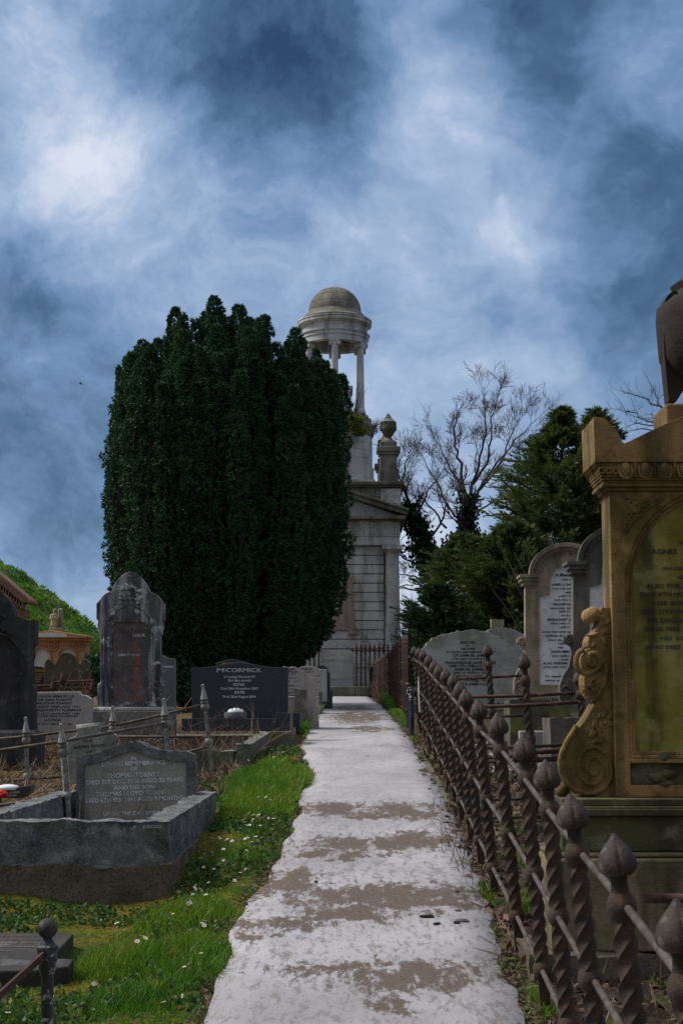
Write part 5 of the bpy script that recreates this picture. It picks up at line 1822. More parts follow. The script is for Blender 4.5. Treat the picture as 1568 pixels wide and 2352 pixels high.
def hoop_railing(label, Y0, Y1, n):
    root = empty('hoop_railing', (1.242 - .0145 * Y0, Y0, G(.9, Y0)), label, 'railing', 'rust red hoop railings')
    o_ = Vector(root.location)
    bar = None
    tp, md, lo = [], [], []
    for i in range(n):
        Y = Y0 + (Y1 - Y0) * i / (n - 1)
        x = 733 + 4347 / Y
        k18 = (x - 752.6) / .16
        yt = np.interp(k18, [a for a, _ in topl], [b_ for _, b_ in topl])
        p = Vector(P(x, 1411.2 + .16 * yt, Y))
        bz = G(p.x, Y) - .02
        h = p.z - bz
        if bar is None:
            b = MB()
            b.tube([(0, 0, -.05), (0, 0, .955), (0, .022, .985), (0, .06, 1.0), (0, .10, .985), (0, .122, .955), (0, .122, .86)], .013, 6)
            b.lathe([(.014, .90), (.02, .91), (.02, .925), (.014, .935)], 8)
            bar = b.build('bar', M['rust_red'], root, smooth=.6)
            c = bar
        else:
            c = bar.copy(); COL.objects.link(c); c.parent = root
        c.location = tuple(Vector((p.x + random.uniform(-.02, .02), Y, bz)) - o_)
        c.scale = (random.uniform(.7, 1.5), 1, h)
        tp.append((p.x - o_.x, Y - Y0, bz + h * .915 - o_.z)); md.append((p.x - o_.x, Y - Y0, bz + h * .42 - o_.z)); lo.append((p.x - o_.x, Y - Y0, bz + h * .10 - o_.z))
    for l in (tp, md, lo):
        MB().tube(l, .015, 6).build('rail', M['rust_red'], root, smooth=True)


hoop_railing('rust red hoop topped railing with a swept up top, nearer length beside the path', 21.5, 27.4, 27)
hoop_railing('rust red hoop topped railing with a dipping top, farther length by the tower', 28.2, 35.6, 31)


def simple_post(name, label, px, ptop, Y, r, mname, ball=False, group=None):
    p = P(px, ptop, Y)
    bz = G(p[0], Y) - .02
    h = p[2] - bz
    root = empty(name, (p[0], Y, bz), label, 'post', group)
    b = MB()
    if ball:
        b.lathe([(r * 1.15, -.1), (r * 1.15, .03), (r, .05), (r, h * .38), (r * 1.15, h * .40), (r * 1.15, h * .43), (r * .95, h * .45), (r * .88, h * .72), (r * 1.15, h * .74), (r * 1.15, h * .77), (r * .8, h * .79), (r * 1.1, h * .82), (r * .6, h * .86)], 16)
        b.build('shaft', M[mname], root, smooth=.5)
        MB().ball((0, 0, h - .027), .028, 16).build('ball', M[mname], root, smooth=True)
    else:
        b.lathe([(r, -.1), (r, h * .86)], 4, a0=.78)
        b.build('shaft', M[mname], root)
        MB().lathe([(r * 1.2, h * .86), (r * 1.2, h * .89), (r * .7, h * .91), (r * .9, h * .95), (.003, h)], 12).build('cap', M[mname], root, smooth=.6)


simple_post('ball_top_post', 'blue black ball topped iron post by the path, lowest and nearest of three', K(18, 1200, 0)[0], K(18, 0, 1068)[1], 16.9, .028, 'iron_blue', True, 'ball topped posts by the path')
simple_post('ball_top_post', 'blue black ball topped iron post by the path, middle of three', K(18, 1183, 0)[0], K(18, 0, 1034)[1], 17.6, .026, 'iron_blue', True, 'ball topped posts by the path')
simple_post('ball_top_post', 'blue black ball topped iron post by the path, tallest and farthest of three', K(18, 1152, 0)[0], K(18, 0, 982)[1], 18.6, .026, 'iron_blue', True, 'ball topped posts by the path')
simple_post('gate_post', 'dark blue iron gate post at the far end of the rust red railings', K(18, 620, 0)[0], K(18, 0, 735)[1], 34.9, .06, 'iron_blue')
simple_post('stay_post', 'thin pale flaking post between the two rust red railings', K(18, 876, 0)[0], K(18, 0, 600)[1], 27.7, .03, 'iron_grey')

# ---- graves on the right
f = Fr(K(12, 610, 0)[0], 16.8)
out = [(190, 900), (188, 520), (200, 420), (215, 392), (250, 345), (300, 310), (350, 291), (400, 272), (450, 256), (530, 246), (590, 238), (650, 243), (700, 250), (780, 276), (830, 291), (870, 320), (920, 360), (970, 402), (1003, 442), (1025, 482), (1030, 560), (1006, 640), (995, 760), (990, 900)]
root, pn = headstone('headstone', 'wide rough grey boulder headstone with a rounded top behind the railing', f, jitter(f.pts(12, out), .008, 3), None, 'granite_rough', None, .24, bevel=.035)
text_mesh('inscription', lines_at(f, 12, [("ERECTED", 588, 352, 20, 122), ("BY", 588, 376, 14, 26), ("HIS WIFE", 588, 402, 17, 112), ("IN LOVING AND ABIDING MEMORY", 610, 428, 15, 400), ("OF SAMUEL JAMES", 610, 458, 21, 290), ("WHO DIED 21ST MARCH 1935", 610, 484, 14, 300), ("EVANGELINE JANE JAMES", 610, 518, 22, 412),
          ("DIED 13TH FEBRUARY 1941", 610, 543, 18, 350), ("SAMUEL JAMES,", 602, 573, 22, 248), ("DIED IN MARCH 1950", 610, 598, 15, 280), ("EDITH JAMES,", 605, 633, 22, 214), ("DIED 4TH APRIL 1991", 610, 662, 19, 270), ("AND E. JAMES 6.3.2003", 640, 692, 20, 310)]), -.003, M['ink_black'], root, .022)

f = Fr(K(12, 870, 0)[0], 19.6)
root, _ = headstone('headstone', 'rough grey headstone with a broken stub on top behind the boulder headstone', f, jitter(f.pts(12, [(640, 800), (640, 330), (690, 255), (760, 236), (850, 216), (900, 216), (960, 232), (1000, 255), (1045, 276), (1090, 320), (1100, 800)]), .008, 3), None, 'granite_rough', None, .22, bevel=.02)
x0, z0 = f(*K(12, 778, 222)); x1, z1 = f(*K(12, 888, 146))
rough(gridbox(MB(), x0, x1, .0, .2, z0, z1, .04), 'broken_stub', M['lime'], root, .02, 7)


def arched_stone(label, cx, ys, s, Y, text1, rows, mo, side):
    """tan headstone with imposts, an arched hood and a shouldered marble panel; units of the crop, scaled by s about (cx, ys)"""
    f = Fr(K(11, cx, 0)[0], Y)
    U = lambda l: [f(*K(11, cx + x * s, ys + y * s)) for x, y in l]
    root = empty('headstone', f.o, label, 'headstone', 'arched tan headstones')
    L = [(-355, 1085), (-355, 85)] + [(-315 + 0, 60)] + [(-315 * math.cos(math.radians(6 * i)), -260 * math.sin(math.radians(6 * i)) + 0) for i in range(31)] + [(315, 60), (355, 85), (355, 1085)]
    pan = [(-230, 965), (-230, 180), (-142, 165), (-135, 60)] + [(-135 * math.cos(math.radians(9 * i)), 45 - 135 * math.sin(math.radians(9 * i))) for i in range(21)] + [(135, 60), (142, 165), (230, 180), (230, 965)]
    b = MB()
    b.prism([U(L), U(pan)], 0, .04).prism([U(L)], .041, .13)
    b.build('slab', M[mo], root, bevel=.008)
    pn = MB().prism([U(pan)], .026, .0405).build('marble_panel', M['marble'], root)
    b = MB()
    ring = [(-330 * math.cos(math.radians(6 * i)), -278 * math.sin(math.radians(6 * i)) - 6) for i in range(31)]
    rin = [(-255 * math.cos(math.radians(6 * i)), -212 * math.sin(math.radians(6 * i)) - 6) for i in range(31)]
    ro = U(ring); ri = U(rin)
    b.prism([ro + list(reversed(ri))], -.045, -.002)
    ri2 = U([(-290 * math.cos(math.radians(6 * i)), -240 * math.sin(math.radians(6 * i)) - 6) for i in range(31)])
    b.prism([ro + list(reversed(ri2))], -.075, -.046)
    b.build('hood', M[mo], root, bevel=.006)
    b = MB()
    for q_ in range(22):
        a = math.radians(12 + q_ * 156 / 21)
        p = U([(-272 * math.cos(a), -226 * math.sin(a) - 6)])[0]
        b.ball((p[0], -.048, p[1]), .010, 7)
    b.build('hood_beads', M[mo], root)
    for sg in (1, -1):
        b = MB()
        for xa, xb, ya, yb, d in ((-415, -240, -5, 24, .09), (-400, -245, 24.6, 56, .07), (-380, -250, 56.6, 88, .05)):
            q_ = U([(sg * xa, yb), (sg * xa, ya), (sg * xb, ya), (sg * xb, yb)])
            b.prism([q_], -d, .14 + d * .5)
        b.build('impost', M[mo], root, bevel=.006)
        b = MB()
        pts = [(-358, 545), (-392, 540), (-424, 560), (-424, 592), (-400, 612), (-362, 640), (-366, 700), (-385, 790), (-430, 865), (-455, 945), (-455, 1030), (-425, 1078), (-380, 1085), (-358, 1085)]
        b.prism([U([(sg * x, y) for x, y in pts])], .02, .12)
        for cx_, cy_, r_, t_ in ((-386, 575, 30, 1.5), (-400, 985, 62, 1.6)):
            sp = [(sg * (cx_ + r_ * (1 - i / 30) * math.cos(i * t_ * .27)), cy_ + r_ * 1.25 * (1 - i / 30) * math.sin(i * t_ * .27)) for i in range(26)]
            b.tube([(p[0], .012, p[1]) for p in U(sp)], .0085, 6)
        b.build('side_scroll', M[mo], root, smooth=.6, bevel=.005)
    rows_ = []
    for t, x, y, h, wd in rows:
        p = f(*K(11, x, y))
        m1 = (f(*K(11, x + 100, y))[0] - p[0]) / 100
        rows_.append((t, p[0], p[1], h * m1, wd * m1, 'L'))
    if rows_:
        text_mesh('panel_inscription', rows_, .0225, M['ink_black'], pn, .02)
    arc_, m1 = [], f.m(.26) * s
    n = len(text1)
    for i, ch in enumerate(text1):
        a = math.radians(163 - i * 146 / (n - 1))
        if ch in ' ' or (ch == '.' and not rows):
            continue
        p = U([(205 * math.cos(a), 26 - 205 * math.sin(a))])[0]
        arc_.append((ch, p[0], p[1], 24 * m1, None, 'C', a - math.pi / 2))
    text_mesh('hood_inscription', arc_, -.003, M['ink_faint'], root, .01)
    return f, root


rows1 = [("In Memory", 445, 505, 26, 170), ("of", 548, 508, 16, 34), ("HIS SON", 504, 542, 15, 120), ("JAMES L. GALWEY", 410, 587, 20, 245), ("WHO DIED 2ND MAY", 415, 622, 14, 230), ("1866", 530, 656, 16, 72), ("AGED 5 YEARS", 470, 688, 15, 150),
         ("ALSO THE ABOVE", 428, 722, 14, 215), ("WILLIAM GALWEY", 416, 762, 20, 245), ("WHO DIED 30TH DEC", 392, 796, 15, 275), ("AGED 52 YEARS", 472, 824, 16, 170), ("AND HIS WIFE", 486, 859, 13, 120), ("MARGARET JANE", 371, 898, 20, 270), ("WHO DIED 15TH FEB", 398, 930, 14, 262),
         ("AGED 91 YEARS", 484, 963, 15, 150), ("ALSO THE WIFE OF", 322, 1006, 16, 260), ("SOPHIA PATTERSON", 352, 1042, 20, 310), ("WHO DIED 1ST", 372, 1077, 14, 200), ("AGED", 462, 1108, 14, 70), ("AND", 458, 1143, 15, 56), ("JOHN MENEELY", 402, 1183, 22, 240),
         ("WHO DIED 21ST", 405, 1217, 14, 210), ("AGED 9", 490, 1250, 15, 100), ("ALSO FREDERICK", 330, 1284, 19, 270), ("WHO DIED 19TH JULY", 338, 1316, 15, 250), ("To depart, and", 350, 1398, 17, 230), ("which is far", 350, 1434, 17, 180)]
f1, r1 = arched_stone('arched tan headstone with a white marble panel full of lettering, the farther of two', 530, 500, 1.0, 15.4, "ERECTED BY W. GALWEY", rows1, 'stone_tan', 1)
x0, z1 = f1(*K(12, 912, 812)); x1, z0 = f1(*K(12, 1420, 1110))
rough(gridbox(MB(), x0, x1, -.16, .4, -.3, z1 + .0, .05), 'base', M['mossy'], r1, .016, 6)
f2, r2 = arched_stone('arched tan headstone with a darkened shaft, partly hidden by the sandstone monument', 1010, 385, 1.165, 13.1, "ERECTED            .", [], 'stone_tan_dark', 1)
x0, z1 = f2(*K(12, 1238, 958)); x1, z0 = f2(*K(12, 2080, 1360))
rough(gridbox(MB(), x0, x1, -.16, .4, -.3, z1 - .0, .05), 'base', M['stone_tan_dark'], r2, .014, 6)
f = Fr(K(12, 1120, 0)[0], 14.5)
x0, z1 = f(*K(12, 1012, 1068)); x1, z0 = f(*K(12, 1236, 1150))
lk = MB().box(x0, x1, 0, .14, -.15, z1).build('grave_kerb', M['granite_face'], loc=f.o, bevel=.012)
tag(lk, 'pale low kerb stone at the foot of the mossy block', 'grave kerb')
b = MB()
f = Fr(K(12, 830, 0)[0], 15.9)
xa, za_ = f(*K(12, 740, 850)); xb, _ = f(*K(12, 905, 850))
n_ = 40
b.lathe([(.026, (xb - xa) * i / n_) for i in range(n_ + 1)], 12, rmod=lambda a, z: 1 - .25 * abs(math.sin(2 * a)), twist=lambda z: 2 * math.pi * z / .2)
tw_ = b.build('twisted_rail', M['iron_black'], loc=(f.o[0] + xa, f.o[1], f.o[2] + za_), rot=(0, math.pi / 2, 0), smooth=.5)
tag(tw_, 'short black twisted bar lying across the foot of the boulder headstone', 'rail')


# ---- the big sandstone monument at the right edge
def monument():
    f = Fr(1671, 6.45, G(1.6, 6.45))
    root = empty('sandstone_monument', f.o, 'large red sandstone monument with scroll bracket and algae green marble panel, right edge', 'monument')
    u = lambda x, y, Y=None: f(x, y, Y)
    sym = lambda l: [u(x, y) for x, y in l] + [(-a, b_) for a, b_ in reversed([u(x, y) for x, y in l])]
    # shaft with arched recess
    xs_, zt = u(1397.6, 1128)
    _, zb = u(1397.6, 1832)
    xs_ = -abs(xs_)
    xp, zpb = u(1462, 1725)
    R = abs(xp)
    zc = u(1463, 1347)[1]
    zA = zc + R * 1.02
    pan = [(-R, zpb)] + [(-R * math.cos(math.radians(7.5 * i)), zc + R * 1.02 * math.sin(math.radians(7.5 * i))) for i in range(25)] + [(R, zpb)]
    big = lambda k: [(-R - k, zpb - k)] + [(-(R + k) * math.cos(math.radians(7.5 * i)), zc + (R * 1.02 + k) * math.sin(math.radians(7.5 * i))) for i in range(25)] + [(R + k, zpb - k)]
    outl = [(xs_, zb + .002), (xs_, zt), (-xs_, zt), (-xs_, zb + .002)]
    lower = [(-R - .03, zb + .05), (-R - .03, zpb - .05), (R + .03, zpb - .05), (R + .03, zb + .05)]
    b = MB()
    b.prism([outl, big(.032), lower], 0, .05)
    b.prism([outl], .0505, .20)
    b.build('shaft', M['sand'], root, bevel=.006)
    b = MB()
    b.prism([big(.0315), big(.016)], .012, .05)
    b.prism([big(.0155), big(.0)], .026, .05)
    b.build('arch_moulding', M['sand'], root, bevel=.004)
    pn = MB().prism([pan], .036, .0502).build('marble_panel', M['marble_green'], root)
    MB().prism([lower], .03, .0503).build('base_panel', M['sand_dark'], root)
    b = MB()
    for i in range(16):
        x0_ = -R + .06 + (i % 8) * .09 + random.uniform(-.02, .02)
        z0_ = (zpb - .05 + zb + .05) / 2 + random.uniform(-.05, .05)
        a = random.uniform(-.6, .6) + (math.pi if i % 2 else 0)
        v = []
        for t in range(9):
            s_ = t / 8
            v.append((x0_ + math.cos(a) * .10 * s_, .028 - .012 * math.sin(math.pi * s_), z0_ + math.sin(a) * .10 * s_))
        b.tube(v, [.002, .012, .018, .021, .021, .019, .014, .008, .002], 8)
    b.build('leaf_garland', M['sand_dark'], root, smooth=True)
    # lettering
    rows = [("TO", 1540, 217, 30, 40), ("AGNES", 1298, 303, 48, 232), ("WHO DIED 2ND", 1400, 446, 32, 270), ("AGED", 1535, 521, 30, 100), ("ALSO THE ABOVE", 1250, 605, 40, 530), ("DIED 4TH NOVEMBER", 1204, 676, 34, 620), ("HIS SON", 1320, 755, 36, 330),
            ("DIED 17TH NOVEMBER", 1206, 830, 36, 640), ("HIS DAUGHTER", 1266, 911, 38, 480), ("WHO DIED 12TH", 1240, 984, 34, 480), ("HIS SON", 1382, 1069, 36, 290), ("WHO DIED 15TH", 1242, 1145, 34, 480)]
    L = []
    for t, x, y, h, wd in rows:
        p = u(*K(11, x, y))
        s_ = f.m(.26)
        L.append((t, p[0], p[1], h * s_, wd * s_, 'L'))
    text_mesh('inscription', L, .032, M['ink_plum'], pn, .006)
    # cornice: cyma, egg and dart, block
    xk, zk1 = u(1359.7, 1067)
    xk = -abs(xk)
    zk0 = zt
    e1, e2 = zk0 + (zk1 - zk0) * .26, zk0 + (zk1 - zk0) * .36
    b = MB()
    b.box(xs_ - .015, -xs_ + .015, -.015, .215, zk0 + .001, zk0 + (e1 - zk0) * .5).box(xs_ - .035, -xs_ + .035, -.035, .235, zk0 + (e1 - zk0) * .5 + .001, e1)
    b.box(xs_ - .03, -xs_ + .03, -.03, .23, e1 + .001, e2)
    n_ = 6
    for i in range(n_):
        t0, t1 = i / n_, (i + 1) / n_
        g0, g1 = math.sin(t0 * math.pi / 2), math.sin(t1 * math.pi / 2)
        dx = (xs_ - .035) - xk
        e_ = .03 + (dx - .012) * g1
        z0_, z1_ = e2 + (zk1 - e2) * t0, e2 + (zk1 - e2) * t1
        b.box(xs_ - e_, -xs_ + e_, -e_, .2 + e_ * .4, z0_ + .0005, z1_)
    b.build('cornice', M['sand'], root, bevel=.004)
    b = MB()
    sp = .0835
    k = int(-xk * 2 / sp)
    zm, hh = (e2 + zk1) / 2 + .002, (zk1 - e2)
    for i in range(k):
        x = xk + .13 + i * sp
        if x > -xk - .05:
            break
        ey = -(.03 + (-.035 + xs_ - xk) * .78)
        v0 = len(b.v)
        b.lathe([(.001, -hh * .5), (.012, -hh * .42), (.021, -hh * .1), (.022, hh * .15), (.015, hh * .4), (.001, hh * .48)], 12, (x, ey, zm))
        b.tube([(x + .028 * math.cos(a), ey - .004 - .012 * (math.sin(a)), zm + hh * .05 - hh * .55 * math.sin(a)) for a in np.linspace(-.5, math.pi + .5, 11)], .0055, 5)
        b.tube([(x + sp / 2, ey - .002, zm + hh * .45), (x + sp / 2, ey + .008, zm - hh * .4)], [.009, .003], 6)
    for q_ in range(3):
        b.tube([(xk + .03 + q_ * .03 + .012 * math.cos(a), -(.02 + (-.035 + xs_ - xk)), zm + .012 * math.sin(a)) for a in np.linspace(0, 6.2, 9)], .005, 5)
    for q_ in range(7):
        y_ = -.03 + q_ * .045
        b.tube([(xk + .012, y_, zk1 - .006), (xk + .03, y_ + .02, zm), (xk + .09, y_ + .01, e2)], .008, 6)
    b.build('egg_and_dart', M['sand'], root, smooth=.7)
    # pediment block with quarter round acroterion
    Yk = 6.45
    t_ = [u(*K(8, 735, 1265))]
    top = [u(*K(8, x, y)) for x, y in ((748, 1648), (735, 1268), (760, 1263), (800, 1266), (850, 1292), (890, 1328), (925, 1368), (955, 1412), (975, 1455), (985, 1484), (1000, 1490))]
    sl = [u(*K(8, x, y)) for x, y in ((1370, 1310), (1528, 1250))]
    left = [(x, z) for x, z in top] + sl
    right_ = [(-x, z) for x, z in reversed(left)]
    b = MB().prism([left + right_], -abs(xs_ - xk) * .9, .26)
    b.build('pediment', M['sand'], root, bevel=.006)
    # urn pedestal and draped urn with scrolled handle
    xq, zq = u(1526, 928)
    xq = -abs(xq)
    zq0 = u(1526, 985)[1]
    b = MB().box(xq, -xq, -.02, .26, zq0 - .12, zq)
    b.build('urn_pedestal', M['sand'], root, bevel=.01)
    xu = u(1519, 690)[0]
    zu = lambda y: u(1519, y)[1]
    b = MB().lathe([(.11, zq), (.12, zq + .03), (.075, zq + .06), (.07, zq + .09), (.17, zq + .14), (.215, zq + .22), (.22, zu(770)), (.225, zu(720)), (.22, zu(690)), (.18, zu(672)), (.15, zu(655)), (.16, zu(640)), (.08, zu(610)), (.02, zu(560))], 40, (0, .12, 0), rmod=lambda a, z: 1 + .02 * math.sin(a * 9))
    b.build('urn', M['urn_dark'], root, smooth=.8)
    for sg in (1, -1):
        hp = [(1530, 915), (1524, 860), (1519, 800), (1517, 760), (1519, 740), (1518, 700), (1522, 676), (1532, 664), (1548, 660), (1560, 668), (1563, 682), (1556, 694), (1545, 690), (1541, 704), (1546, 730), (1552, 780), (1566, 830), (1570, 880), (1548, 915)]
        q_ = [u(x, y) for x, y in hp]
        q_ = [(sg * (x + .022), z) for x, z in q_]
        b = MB().prism([q_], .06, .15)
        b.tube([(sg * u(x, y)[0], .035, u(x, y)[1]) for x, y in ((1548, 662), (1562, 672), (1560, 690), (1548, 690), (1548, 678))], .008, 6)
        b.build('urn_handle', M['urn_dark'], root, bevel=.008, smooth=.6)
    # spandrel carving
    for sg in (1, -1):
        b = MB()

        def sw(l, r_, sc_=1):
            b.tube([(sg * u(*K(8, x, y))[0], -.001, u(*K(8, x, y))[1]) for x, y in l], r_, 6)
        sw([(1025, 1945), (1030, 2060), (1028, 2180), (1030, 2240)], .006)
        sw([(1025, 1940), (1140, 1945), (1260, 1948), (1360, 1938)], .006)
        sw([(1030, 2235), (1090, 2150), (1180, 2060), (1260, 2000), (1355, 1945)], .006)
        for cx_, cy_, r_ in ((1120, 2020, 36), (1060, 2080, 24), (1190, 1985, 26), (1075, 1985, 24), (1060, 2140, 18), (1250, 1975, 18)):
            sw([(cx_ + r_ * math.cos(t), cy_ + r_ * math.sin(t)) for t in np.linspace(0, 6.28, 13)], .008)
            for k_ in range(5):
                a = k_ * 1.257 + cx_
                sw([(cx_ + r_ * .5 * math.cos(a), cy_ + r_ * .5 * math.sin(a)), (cx_ + r_ * 1.1 * math.cos(a + .3), cy_ + r_ * 1.1 * math.sin(a + .3)), (cx_ + r_ * 1.6 * math.cos(a + .2), cy_ + r_ * 1.6 * math.sin(a + .2))], [.004, .009, .003])
        b.build('spandrel_carving', M['sand'], root, smooth=True)
    # scrolled bracket
    for sg in (1, -1):
        k11, k13 = (lambda x, y: K(11, x, y)), (lambda x, y: K(13, x, y))
        ol = [k11(*p) for p in ((925, 782), (880, 780), (800, 785), (760, 805), (743, 838), (752, 870), (775, 890), (790, 895), (782, 930), (745, 985), (700, 1030), (683, 1075), (684, 1120), (700, 1140), (660, 1165), (628, 1210), (620, 1265), (632, 1315), (660, 1350), (672, 1360), (652, 1400), (650, 1460), (665, 1530), (700, 1585), (760, 1600))]
        ol += [k13(*p) for p in ((600, 70), (520, 180), (440, 300), (392, 400), (373, 480), (375, 560), (400, 650), (450, 730), (520, 790), (600, 828), (680, 838), (920, 838))]
        ol = [(x + 14 * min(1, max(0, (1412 - x) / 50)), y) for x, y in ol]
        cl = [u(x, y) for x, y in ol]
        xr = u(1412, 1700)[0]
        cl[0] = (xs_ + .01, cl[0][1]); cl[-1] = (xs_ + .01, zb + .003)
        cl = [(sg * x, z) for x, z in cl]
        b = MB().prism([cl], .03, .19)
        b.build('scroll_bracket', M['sand'], root, bevel=.007)
        b = MB()

        def sp_(fn, l, r_, yy=.031):
            b.tube([(sg * u(*fn(x, y))[0], yy, u(*fn(x, y))[1]) for x, y in l], r_, 8)
        # edge roll following the outline, two volutes, leaves
        sp_(k11, [(700, 1150), (655, 1180), (633, 1230), (632, 1290), (655, 1340), (700, 1365), (760, 1362), (815, 1330), (845, 1275), (838, 1215), (800, 1180), (755, 1190), (735, 1230), (745, 1280), (780, 1295), (805, 1270)], .012)
        sp_(k13, [(560, 150), (480, 280), (420, 400), (398, 500), (410, 600), (460, 700), (540, 770), (640, 805), (740, 800), (830, 750), (885, 660), (895, 560), (865, 450), (800, 380), (720, 350), (640, 375), (590, 450), (575, 560), (600, 650), (660, 710), (740, 715), (800, 660), (815, 570), (790, 490), (730, 450), (680, 480), (660, 550), (690, 620), (735, 625), (755, 590)],
            [.012] * 6 + [.012 - .0002 * i for i in range(24)])
        sp_(k11, [(840, 1330), (880, 1230), (900, 1340), (880, 1450), (830, 1560), (770, 1620)], .012)
        lv = random.Random(3)
        LV = [(k11, 850, 850, -100, 90), (k11, 880, 940, -60, 110), (k11, 830, 1000, 140, 120), (k11, 850, 1075, 20, 80), (k11, 800, 1085, 100, 60), (k11, 870, 1120, 60, 80)]
        LV += [(k11, 740 + lv.uniform(-10, 40), 1480 + lv.uniform(-40, 40), lv.uniform(0, 360), 70) for _ in range(9)]
        LV += [(k13, 640 + 250 * q_ + lv.uniform(-50, 50), 330 - 330 * q_ + lv.uniform(-40, 90), lv.uniform(-120, -30), 95) for q_ in np.linspace(0, 1, 30)]
        LV += [(k11, 850 + lv.uniform(-30, 40), 960 + lv.uniform(-130, 180), lv.uniform(-90, 60), 80) for _ in range(5)]
        for fn, x0_, y0_, ang, ln in LV:
            r_ = .009
            a = math.radians(ang)
            pts = [(x0_ + ln * t * math.cos(a + .5 * t), y0_ + ln * t * math.sin(a + .5 * t)) for t in np.linspace(0, 1, 8)]
            sp_(fn, pts, [r_ * q_ for q_ in (.35, .75, 1, 1.05, .95, .75, .5, .15)], .030)
        # knob at the top of the bracket
        p = u(*k11(790, 838))
        b.lathe([(.001, -.09), (.028, -.085), (.033, -.06), (.033, .06), (.028, .085), (.001, .09)], 20, (0, 0, 0))
        kk = len(b.v) - 6 * 20
        for j in range(6 * 20):
            x, y, z = b.v[kk + j]
            b.v[kk + j] = (sg * p[0] + x, .11 + z, p[1] + y)
        p = u(*k13(435, 775))
        b.ball((sg * p[0], .08, p[1]), .030, 14)
        b.build('bracket_carving', M['sand'], root, smooth=True)
    # plinth courses
    xm, zm1 = u(1273, 1832)
    xm = -abs(xm)
    zc2 = [u(1273, y)[1] for y in (1832, 1849, 1853, 1870, 1952, 1964, 2172)]
    b = MB()
    b.box(xm + .015, -xm - .015, -.10, .30, zc2[1] + .001, zc2[0]).box(xm, -xm, -.12, .32, zc2[2], zc2[1]).box(xm, -xm, -.13, .33, zc2[3] + .001, zc2[2] - .001)
    b.build('plinth_moulding', M['sand_dark'], root, bevel=.008)
    MB().box(xm + .01, -xm - .01, -.11, .31, zc2[4] + .001, zc2[3]).build('plinth', M['sand_dark'], root, bevel=.008)
    x3 = -abs(u(1249, 2000)[0])
    MB().box(x3 + .01, -x3 - .01, -.15, .36, zc2[5] + .001, zc2[4]).box(x3, -x3, -.17, .38, zc2[6], zc2[5]).build('lower_plinth', M['sand_mid'], root, bevel=.01)
    rough(gridbox(MB(), x3 - .10, -x3 + .1, -.24, .45, -.3, zc2[6] + .005, .05), 'footing', M['concrete'], root, .03, 6)


monument()


# ---------------------------------------------------------------- grass, flowers, litter, small things
CL = [(-.60, 12.3, .36, 1.7, .125), (-.55, 11.0, .16, .5, .08), (-.74, 7.45, .24, .36, .10), (-.80, 6.65, .34, .32, .115), (-.60, 6.35, .16, .3, .10), (-.82, 6.0, .26, .24, .08), (-.52, 9.0, .13, .34, .06), (-.55, 9.9, .10, .3, .05),
      (-.40, 18.6, .14, 1.6, .17), (-.36, 22.5, .16, 2.2, .17), (-.30, 26.5, .18, 2.5, .2), (-1.6, 5.4, .4, .2, .04),
      (.84, 27.5, .13, 3.2, .22), (.80, 22.5, .10, 1.6, .10), (.80, 19.5, .08, .6, .08), (.74, 16.0, .06, .35, .08), (.715, 7.9, .05, .35, .07), (.74, 5.9, .05, .25, .06), (.95, 7.6, .12, .3, .06), (1.1, 9.0, .15, .4, .06)]


def blades(name, n, label, mname, cl, wmul=1.0, hmul=1.0):
    A = np.array(cl)
    wts = A[:, 2] * A[:, 3] * np.where(A[:, 1] > 15, .45, 1.2)
    idx = rng.choice(len(A), n, p=wts / wts.sum())
    th, r = rng.uniform(0, 2 * np.pi, n), np.sqrt(rng.uniform(0, 1, n))
    ragged = 1 + .16 * np.sin(th * 5 + idx) + .10 * np.sin(th * 11 + idx * 2)
    x = A[idx, 0] + A[idx, 2] * r * np.cos(th) * ragged
    y = A[idx, 1] + A[idx, 3] * r * np.sin(th) * ragged
    ok = ~((x < -.90) & (y > 8.0) & (y < 11.3))
    l, r_ = path_edges(y)
    ok &= (x < l + .02) | (x > r_ - .02)
    x, y, idx, r = x[ok], y[ok], idx[ok], r[ok]
    n = len(x)
    h = A[idx, 4] * rng.uniform(.35, 1.1, n) * (1 - .5 * r ** 3) * hmul
    z = ground(x, y) - .008
    a = rng.uniform(0, 2 * np.pi, n)
    ln = h * rng.uniform(.15, .75, n)
    dx, dy = np.cos(a) * ln, np.sin(a) * ln
    w_ = (.0022 + .0016 * rng.uniform(0, 1, n)) * np.maximum(y / 9, .8) * wmul
    b = rng.uniform(0, 2 * np.pi, n)
    wx, wy = np.cos(b) * w_, np.sin(b) * w_
    V = np.stack([np.stack([x - wx, y - wy, z], 1), np.stack([x + wx, y + wy, z], 1),
                  np.stack([x + dx * .35 + wx * .8, y + dy * .35 + wy * .8, z + h * .6], 1), np.stack([x + dx * .35 - wx * .8, y + dy * .35 - wy * .8, z + h * .6], 1),
                  np.stack([x + dx, y + dy, z + h * .95], 1)], 1).reshape(-1, 3)
    k = np.arange(n)[:, None] * 5
    F = np.concatenate([k + np.array([[0, 1, 2]]), k + np.array([[0, 2, 3]]), k + np.array([[3, 2, 4]])])
    return tag(mesh_np(name, V, F, M[mname]), label, 'grass', kind='stuff')


blades('grass', 60000, 'long green grass growing in clumps along both edges of the path', 'grass', CL)
